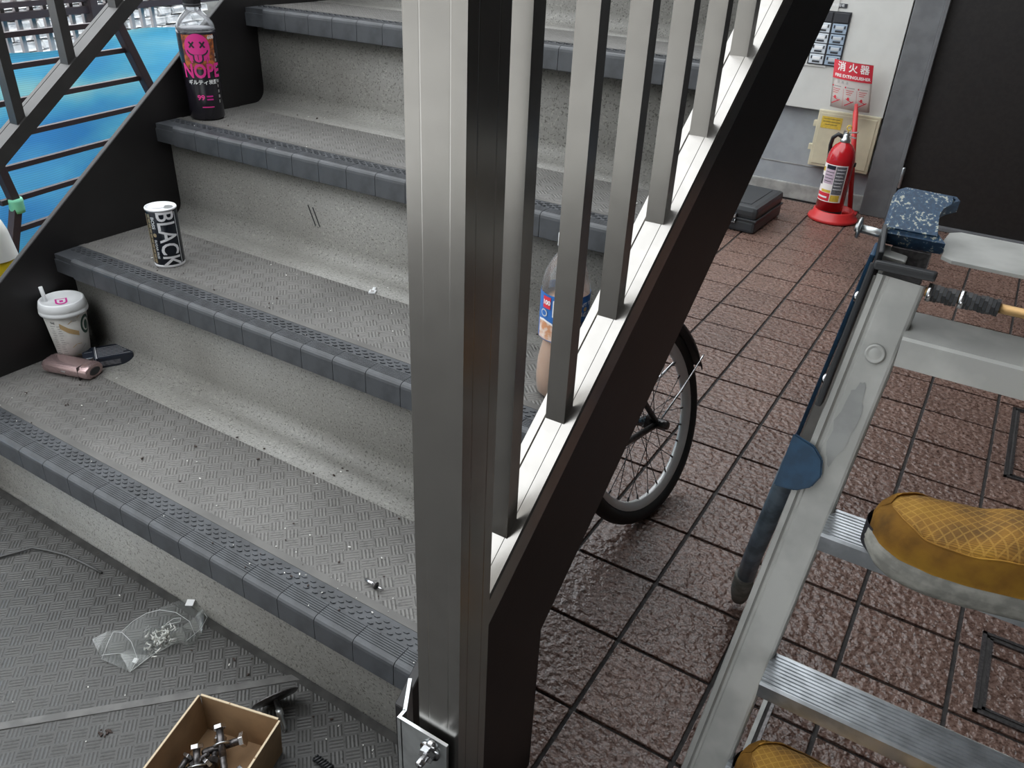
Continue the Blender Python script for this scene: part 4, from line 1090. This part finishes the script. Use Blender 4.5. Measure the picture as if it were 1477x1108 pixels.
# cigarette pack
pk = thing('cigarette_pack', 'dark navy cigarette pack with white print beside the rose device', 'pack', (.104, .270, ZT1+.0115), (0, 0, math.radians(60)))
b = MB(); b.box((0, 0, 0), (.088, .055, .022), bev=.0012); pb = b.build('box', M['navy'], pk)
b = MB(); b.box((-.0225, 0, 0), (.0006, .0555, .0225)); b.build('lid_seam', M['silver'], pk)
def pk_print(pts, m, z=.01115): 
    return print_on(poly_bm(pts), Matrix.Translation((0, 0, z)), 'print_line', m, pb)
for q in range(7): pk_print(rect(-.018, -.021+.0062*q, .040-.006*((q*5) % 3), -.0195+.0062*q), M['silver'])
pk_print(rect(-.021, -.0265, -.0195, .0265), M['white']); pk_print(rect(-.040, -.020, -.026, -.018), M['silver']); pk_print(rect(-.040, .006, -.026, .0075), M['silver'])
b = MB(); b._add([(-.0445, -.02, -.006), (-.0445, .012, -.006), (-.0445, .012, -.0045), (-.0445, -.02, -.0045)], [[0, 1, 2, 3]]); b.build('print_line', M['white'], pb)
b = MB(); b._add([(-.04, -.0280, -.006), (.02, -.0280, -.006), (.02, -.0280, .004), (-.04, -.0280, .004)], [[0, 1, 2, 3]]); b.build('side_print', M['slate'], pb)

# milk tea bottle behind the balusters
cx, cy = 1.037, .386
mt = thing('milk_tea_bottle', 'half-full milk tea bottle with blue label seen behind the balusters', 'bottle', (cx, cy, ZT2))
def mtr(z): return .0335
prof = [(.020, .004), (.027, 0), (.0320, .006), (.0335, .03), (.0325, .055), (.0275, .078), (.0268, .084), (.0275, .089), (.0335, .094), (.0335, .160), (.0325, .164), (.0330, .170), (.0290, .186), (.0210, .203), (.0145, .212), (.0135, .216), (.0135, .221), (.016, .2215), (.016, .2235), (.0132, .224), (.0132, .232)]
b = MB(); b.lathe(prof, 40, cap=False); b.build('clear_body', M['pet'], mt)
b = MB(); b.lathe([(0, .0035), (.0195, .0045), (.0266, .0008), (.0314, .0065), (.0329, .03), (.0319, .055), (.0269, .078), (.0262, .084), (.0269, .089), (.0327, .0945), (.0327, .150), (0, .150)], 40, cap=False); b.build('drink', M['liquid'], mt)
b = MB(); b.lathe([(.0337, .0935), (.0337, .161)], 40, cap=False); lb = b.build('label', M['blue_label'], mt)
b = MB(); b.lathe([(.0155, .2225), (.0155, .238), (.0145, .240), (0, .240)], 28); b.build('cap', M['white'], mt)
fa = face_cam(cx, cy)
def mld(pts, m, z=.127, lift=.0009, nm='print_field'): return decal(pts, nm, m, lb, mtr, z, fa, lift)
mld(rect(-.033, .014, -.0195, .031), M['red_print']); decal(moved(text_bm('100', .0088, .04), -.0262, .0225), 'lettering', M['white'], lb, mtr, .127, fa, .0013)
mld([(-.040, -.032), (-.008, -.032), (-.004, -.026), (-.006, -.014), (-.016, -.008), (-.030, -.005), (-.040, -.007)], M['beige'])
mld([(-.040, -.007), (-.030, -.005), (-.016, -.008), (-.006, -.014), (-.006, -.012), (-.016, -.005), (-.030, -.002), (-.040, -.004)], M['white'], lift=.0011)
mld(rect(.012, -.012, .046, -.002), M['navy_print']); mld(rect(.012, -.034, .042, -.014), M['white'])
for q in range(5): mld(rect(.014, -.032+.0036*q, .040-.003*(q % 2), -.0305+.0036*q), M['greyprint'], lift=.0013, nm='print_line')
decal(moved(text_bm('CRAFT TEA', .0068, .03), .030, .022), 'lettering', M['white'], lb, mtr, .127, fa, .0012)
decal(moved(text_bm('\u4e16\u754c\u306eTEA', .0085, .03), .030, .0075), 'lettering', M['white'], lb, mtr, .127, fa, .0012)
decal(moved(text_bm('\u8d05\u6ca2\u30df\u30eb\u30af', .0080, .03), .029, -.007), 'lettering', M['white'], lb, mtr, .127, fa, .0014)
mld(ell(.031, .0155, .0035, .003, 12), M['tan'], lift=.0012)
mld(rect(-.016, .004, -.011, .028), M['white'], nm='print_line'); mld(ell(-.030, .0065, .006, .0055, 20), M['silver'], lift=.0011, nm='print_ring'); mld(ell(-.030, .0065, .0042, .0038, 18), M['blue_label'], lift=.0013, nm='print_ring')

# white plastic clip
cl = thing('plastic_clip', 'small white plastic clip lying on the second step up', 'clip', (.597, .497, ZT2), (0, 0, math.radians(28)))
b = MB(); b.box((0, -.004, .002), (.0125, .012, .0034), bev=.0006); b.build('body', M['lid'], cl)
b = MB(); b.box((0, .0075, .002), (.0055, .014, .0026), bev=.0005); b.build('tongue', M['lid'], cl)
b = MB(); b.box((0, -.005, .0040), (.006, .005, .0008)); b.build('slot', M['greyprint'], cl)

def rivet(name, label, loc, rot, l=.024, cat='rivet', r=.0026, hr=.0052):
    o = thing(name, label, cat, loc, rot)
    b = MB(); b.tube([(-l*.55, 0, 0), (.001, 0, 0)], r, 10); b.build('sleeve', M['steel'], o)
    b = MB(); b.lathe([(0, -.0005), (hr*.75, 0), (hr, .0012), (hr, .0022), (0, .0022)], 14, rot=Matrix.Rotation(PI/2, 3, 'Y')); b.build('flange', M['dark_steel'], o)
    b = MB(); b.tube([(.002, 0, 0), (l*.45, 0, 0)], r*.55, 8); b.build('pin', M['steel'], o)
    return o
rivet('blind_rivet', 'little steel rivet lying on the bottom step near the post', (.937, .087, ZT1+.0053), (0, 0, math.radians(-4)), l=.032)

# ================================================================== THINGS ON THE LANDING
# black cable
b = MB(); b.tube([(.20, -.125, .003), (.238, -.098, .003), (.263, -.055, .004), (.275, -.036, .006), (.300, -.025, .005), (.335, -.013, .003), (.385, -.008, .003), (.42, -.006, .0025)], .0021, 8)
tag(b.build('cable', M['cable']), 'thin black cable curled across the left of the landing', 'cable')

# clear bag with screws
bag = thing('plastic_bag', 'crumpled clear plastic bag holding small screws below the bottom riser', 'bag', (.618, -.046, 0))
random.seed(3)
def bl(p): return (p[0]-.618, min(p[1], .0285)+.046, p[2])
F = [(.5797, -.1159, .004), (.6324, -.1071, .003), (.633, -.071, .004), (.6437, -.0316, .004), (.6654, -.0297, .003), (.6601, -.0027, .004), (.6233, .0442, .006)]
RG = [(.5698, -.1101, .018), (.6052, -.0991, .030), (.5958, -.0772, .018), (.6259, -.0611, .036), (.6376, -.0388, .040), (.6472, -.0146, .030), (.639, .0224, .016)]
BK = [(.5332, -.0999, .003), (.5479, -.0809, .012), (.5619, -.066, .010), (.5662, -.028, .014), (.5776, .012, .010), (.586, .0307, .008), (.6047, .0469, .008)]
b = MB(); rows = [[b.bm.verts.new(bl(p)) for p in r] for r in (F, RG, BK)]
low = [b.bm.verts.new(bl(((f[0]+q[0])/2, (f[1]+q[1])/2, .0012))) for f, q in zip(F, BK)]
for A, B in ((rows[0], rows[1]), (rows[1], rows[2]), (rows[2], low), (low, rows[0])):
    for q in range(6): b.bm.faces.new([A[q], A[q+1], B[q+1], B[q]])
bmesh.ops.triangulate(b.bm, faces=b.bm.faces[:])
b.build('film', M['film'], bag)
crease = MB()
for pts in ([(.5815, -.1167, .006), (.5798, -.0998, .026), (.5654, -.0827, .022), (.5783, -.0768, .024), (.6016, -.0786, .020), (.6279, -.0897, .010), (.6331, -.1065, .004)],
            [(.5806, -.1146, .012), (.6054, -.1016, .020), (.6232, -.0899, .010)],
            [(.5673, -.0713, .014), (.575, -.0556, .026), (.5854, -.0381, .034), (.598, -.0233, .036), (.6226, -.0133, .036), (.6484, -.0106, .030), (.6636, -.0156, .012)],
            [(.6347, -.0399, .042), (.6359, -.0273, .043), (.6411, -.0185, .040), (.6458, -.0237, .040), (.6369, -.0402, .042)],
            [(.6242, .0285, .007), (.6442, .0216, .008), (.6531, .002, .006), (.6524, -.0239, .004)],
            [(.6324, -.1071, .003), (.633, -.071, .004), (.6437, -.0316, .004)],
            [(.6166, -.0517, .036), (.6156, -.0649, .036), (.6114, -.0532, .037)]):
    crease.tube([bl(p) for p in pts], .00042, 5)
o = crease.build('crease', M['crease'], bag); o['kind'] = 'stuff'
b = MB(); b.box((0, 0, 0), (.0125, .011, .0006)); b.build('sticker', M['white'], bag, loc=bl((.6034, .0238, .0145)), rot=(.25, -.1, .45))
b = MB(); b.box((0, 0, 0), (.007, .007, .0006)); b.build('tape_end', M['white'], bag, loc=bl((.6257, -.0921, .0085)), rot=(.5, .1, .3))
for q in range(40):
    x, y = .6239+random.gauss(0, .0095), -.0443+random.gauss(0, .0125); a = random.uniform(0, PI)
    b = MB(); ln = .009
    b.tube([(0, 0, 0), (ln, 0, random.uniform(-.001, .003))], [.0012, .0006], 6); b.lathe([(.0024, -.0006), (.0022, .0004), (0, .0006)], 8, rot=Matrix.Rotation(-PI/2, 3, 'Y'))
    b.build('screw', M['screw'], bag, loc=bl((x, y, .004+random.uniform(0, .012))), rot=(0, random.uniform(-.4, .4), a))

# cardboard tray with bolts
BXc = Vector((.876, -.175, 0))
tray_a = math.atan2(.030, .109)
tr = thing('cardboard_tray', 'cut-down brown cardboard box on the landing near the post, full of loose bolts', 'box', (.872, -.165, .0008), (0, 0, tray_a))
TW, TD, TH = .1135, .150, .064
b = MB()
def wall(a, c, h0, h1, t=.0022, inn=(0, 0)):
    a, c = Vector((*a, 0)), Vector((*c, 0)); d = (c-a).normalized(); nn = Vector((-d.y, d.x, 0))*t
    segs = 8; low, hi, low2, hi2 = [], [], [], []
    for q in range(segs+1):
        p = a+(c-a)*(q/segs); h = h0+(h1-h0)*q/segs + (.0012*math.sin(q*1.9+a.x*90) if 0 < q < segs else 0)
        fl_ = Vector((inn[0], inn[1], 0))
        low.append(p); hi.append(p+fl_+Vector((0, 0, h))); low2.append(p+nn); hi2.append(p+nn+fl_+Vector((0, 0, h)))
    m_ = segs+1
    fs = []
    for q in range(segs):
        fs += [[q, q+1, m_+q+1, m_+q], [2*m_+q, 3*m_+q, 3*m_+q+1, 2*m_+q+1], [m_+q, m_+q+1, 3*m_+q+1, 3*m_+q]]
    fs += [[0, m_, 3*m_, 2*m_], [segs, 2*m_+segs, 3*m_+segs, m_+segs]]
    vs = b._add(low+hi+low2+hi2, fs)
hx, hy = TW/2, TD/2
for nm, a, c, h0, h1, inn in (('side_wall', (-hx, hy), (hx, hy), .066, .064, (0, .003)), ('side_wall', (hx, hy), (hx, -hy), .064, .066, (.004, 0)), ('side_wall', (hx, -hy), (-hx, -hy), .064, .064, (0, -.003)), ('side_wall', (-hx, -hy), (-hx, hy), .064, .066, (-.003, 0))):
    b = MB(); wall(c, a, h1, h0, inn=inn); b.build(nm, M['cardboard'], tr)
    aa, cc = Vector((*a, h0+.0002))+Vector((*inn, 0)), Vector((*c, h1+.0002))+Vector((*inn, 0))
    d_ = (cc-aa).normalized(); b = MB(); b.bar(aa+Vector((d_.y, -d_.x, 0))*.0011, cc+Vector((d_.y, -d_.x, 0))*.0011, .0026, .0016); b.build('cut_edge', M['cardboard_edge'], tr)
b = MB(); b.box((0, 0, .0018), (TW-.001, TD-.001, .0024)); b.build('bottom', M['cardboard'], tr)
trm = Matrix.Translation((.872, -.165, .0008)) @ Matrix.Rotation(tray_a, 4, 'Z')
def hexbolt(label, p, q, dia=.009, nut_at=None, washer=None):
    """p: head centre, q: tip, in tray coordinates"""
    P, Q = trm @ Vector(p), trm @ Vector(q)
    d = (Q-P); ln = d.length; d.normalize()
    o = bpy.data.objects.new('hex_bolt', None); COL.objects.link(o)
    o.matrix_world = Matrix.Translation(P) @ d.to_track_quat('Z', 'Y').to_matrix().to_4x4()
    tag(o, label, 'bolt')
    r = dia/2
    b = MB(); b.prism(hexpts(dia*.98, .2), -dia*.6, 0, 'Z'); bmesh.ops.bevel(b.bm, geom=b.bm.edges[:], offset=.0005, segments=1, affect='EDGES'); b.build('head', M['steel'], o)
    b = MB(); b.lathe([(r, 0), (r, ln*.45)] + [(r*(.86 if i % 2 else 1.0), ln*.45+i*.0009) for i in range(int(ln*.55/.0009)-1)] + [(r*.7, ln), (0, ln)], 14); b.build('shank', M['dark_steel'], o)
    if nut_at:
        b = MB(); b.prism(hexpts(dia*.98, .5), nut_at, nut_at+dia*.8, 'Z'); b.build('nut', M['dark_steel'], o)
    if washer:
        b = MB(); b.lathe([(r*1.02, washer), (dia*1.15, washer), (dia*1.15, washer+.0016), (r*1.02, washer+.0016)], 22); b.build('washer', M['zinc'], o)
    return o
hexbolt('longest bright hex bolt leaning topmost across the cardboard tray', (-.012, .048, .052), (.030, -.006, .020), .009, nut_at=None, washer=.018)
hexbolt('hex bolt with thick nut at the middle of the bolt heap', (-.026, .018, .046), (-.002, -.020, .018), .009, nut_at=.022, washer=.019)
hexbolt('dark bolt head at the right end of the bolt heap', (.014, .052, .036), (-.030, .030, .020), .010)
hexbolt('dull bolt lying along the left side of the cardboard tray', (-.044, -.020, .020), (-.020, .030, .024), .009, nut_at=.030)
hexbolt('lowest bolt on the tray bottom, nearest the photographer', (.010, -.030, .010), (-.034, -.016, .012), .009)
hexbolt('short bolt half buried behind the topmost bolt', (-.018, .050, .022), (-.004, .004, .022), .009, nut_at=.026)

hexbolt('small dark bolt pressed against the left wall of the cardboard tray', (-.036, .010, .034), (-.044, -.034, .016), .008, nut_at=.02)
hexbolt('bolt sticking out under the nutted bolt towards the front of the tray', (-.012, .012, .030), (-.030, -.046, .014), .009, washer=.02)
hexbolt('bolt crossing low in front of the dark bolt head', (.026, .024, .012), (-.012, -.036, .010), .009, nut_at=.03)
# wide-headed anchor beside the tray
an = bpy.data.objects.new('disc_anchor', None); COL.objects.link(an)
P, Q = Vector((.889, -.054, .0040)), Vector((.8545, -.0365, .0270)); d = (Q-P).normalized()
an.matrix_world = Matrix.Translation(P) @ d.to_track_quat('Z', 'Y').to_matrix().to_4x4()
tag(an, 'dark rod with a wide round disc head beside the cardboard tray', 'anchor')
ln = (Q-P).length
b = MB(); b.lathe([(0, 0), (.0032, .002), (.0034, .020), (.0048, .021), (.0048, .030), (.0034, .031), (.0034, ln)], 16); b.build('rod', M['zinc'], an)
b = MB(); b.lathe([(0, -.0015), (.006, -.002), (.0315, -.0005), (.0322, .0005), (.0315, .0016), (.008, .0026), (0, .003)], 36); o = b.build('disc', M['dark_steel'], an, loc=(0, 0, ln))

# twisted black tie near the bottom edge
tw_ = MB()
for ph in (0, PI): tw_.tube([(.950+.030*q/24 + .004*math.cos(q*.9+ph)*.4, -.062+.004*math.sin(q*.9+ph), .005+.0030*math.cos(q*.9+ph)) for q in range(25)], .0016, 7)
tag(tw_.build('wire_twist', M['black']), 'short twisted black wire at the bottom edge of the landing', 'wire')

# crumbs and flecks scattered over steps and landing
random.seed(11)
def flecks(name, label, m, n, dark=False):
    b = MB()
    for q in range(n):
        s_ = random.choice([-1, -1, 0, 0, 0, 1, 1, 2])
        x = random.uniform(.08, 1.06)
        if s_ < 0: x, y, z = random.uniform(.3, 1.07), random.uniform(-.30, .02), .0008
        else: y, z = s_*G + random.uniform(.01, .27), Z1 + s_*RI + .0003
        if q % 3 == 0 and s_ == -1: x, y = random.uniform(.86, 1.07), random.uniform(-.12, .0)
        if q % 4 == 0 and s_ == 0: x, y = random.uniform(.75, 1.06), random.uniform(.01, .14)
        r = random.uniform(.0006, .0017) * (1.0 if not dark else 1.5)
        b.box((x, y, z+r*.3), (r*random.uniform(.7, 2.4), r, r*.7), (0, random.uniform(-.3, .3), random.uniform(0, PI)))
    if dark:
        for q in range(14):
            r = random.uniform(.0012, .0028); b.box((.690+random.gauss(0, .005), -.185+random.gauss(0, .004), r*.4), (r*1.6, r, r*.8), (0, .2, random.uniform(0, PI)))
    o = b.build(name, m); tag(o, label, 'debris', kind='stuff')
flecks('plaster_flecks', 'tiny pale plaster flecks scattered over treads and landing', M['debris'], 150)
flecks('dirt_crumbs', 'tiny dark dirt crumbs scattered over treads and landing', M['crumb'], 110, True)
b = MB(); b.prism([(.0265, .0003), (.018, .0003), (.014, .0005), (.0258, .0026)], .0, WX); o = b.build('shadow_grime_line', M['shadow_grime'], stair); o['kind'] = 'stuff'  # dirt plus painted corner shadow along the foot of the bottom riser
# two scuff strokes on the fourth riser
b = MB()
for dx in (0, .012): b.bar((.382+dx, 2*G+.0316, .478-dx*.2), (.398+dx*.9, 2*G+.0316, .440), .0022, .0008, up=(0, 1, 0))
o = b.build('scuff_mark', M['ink'], stair); o['kind'] = 'stuff'
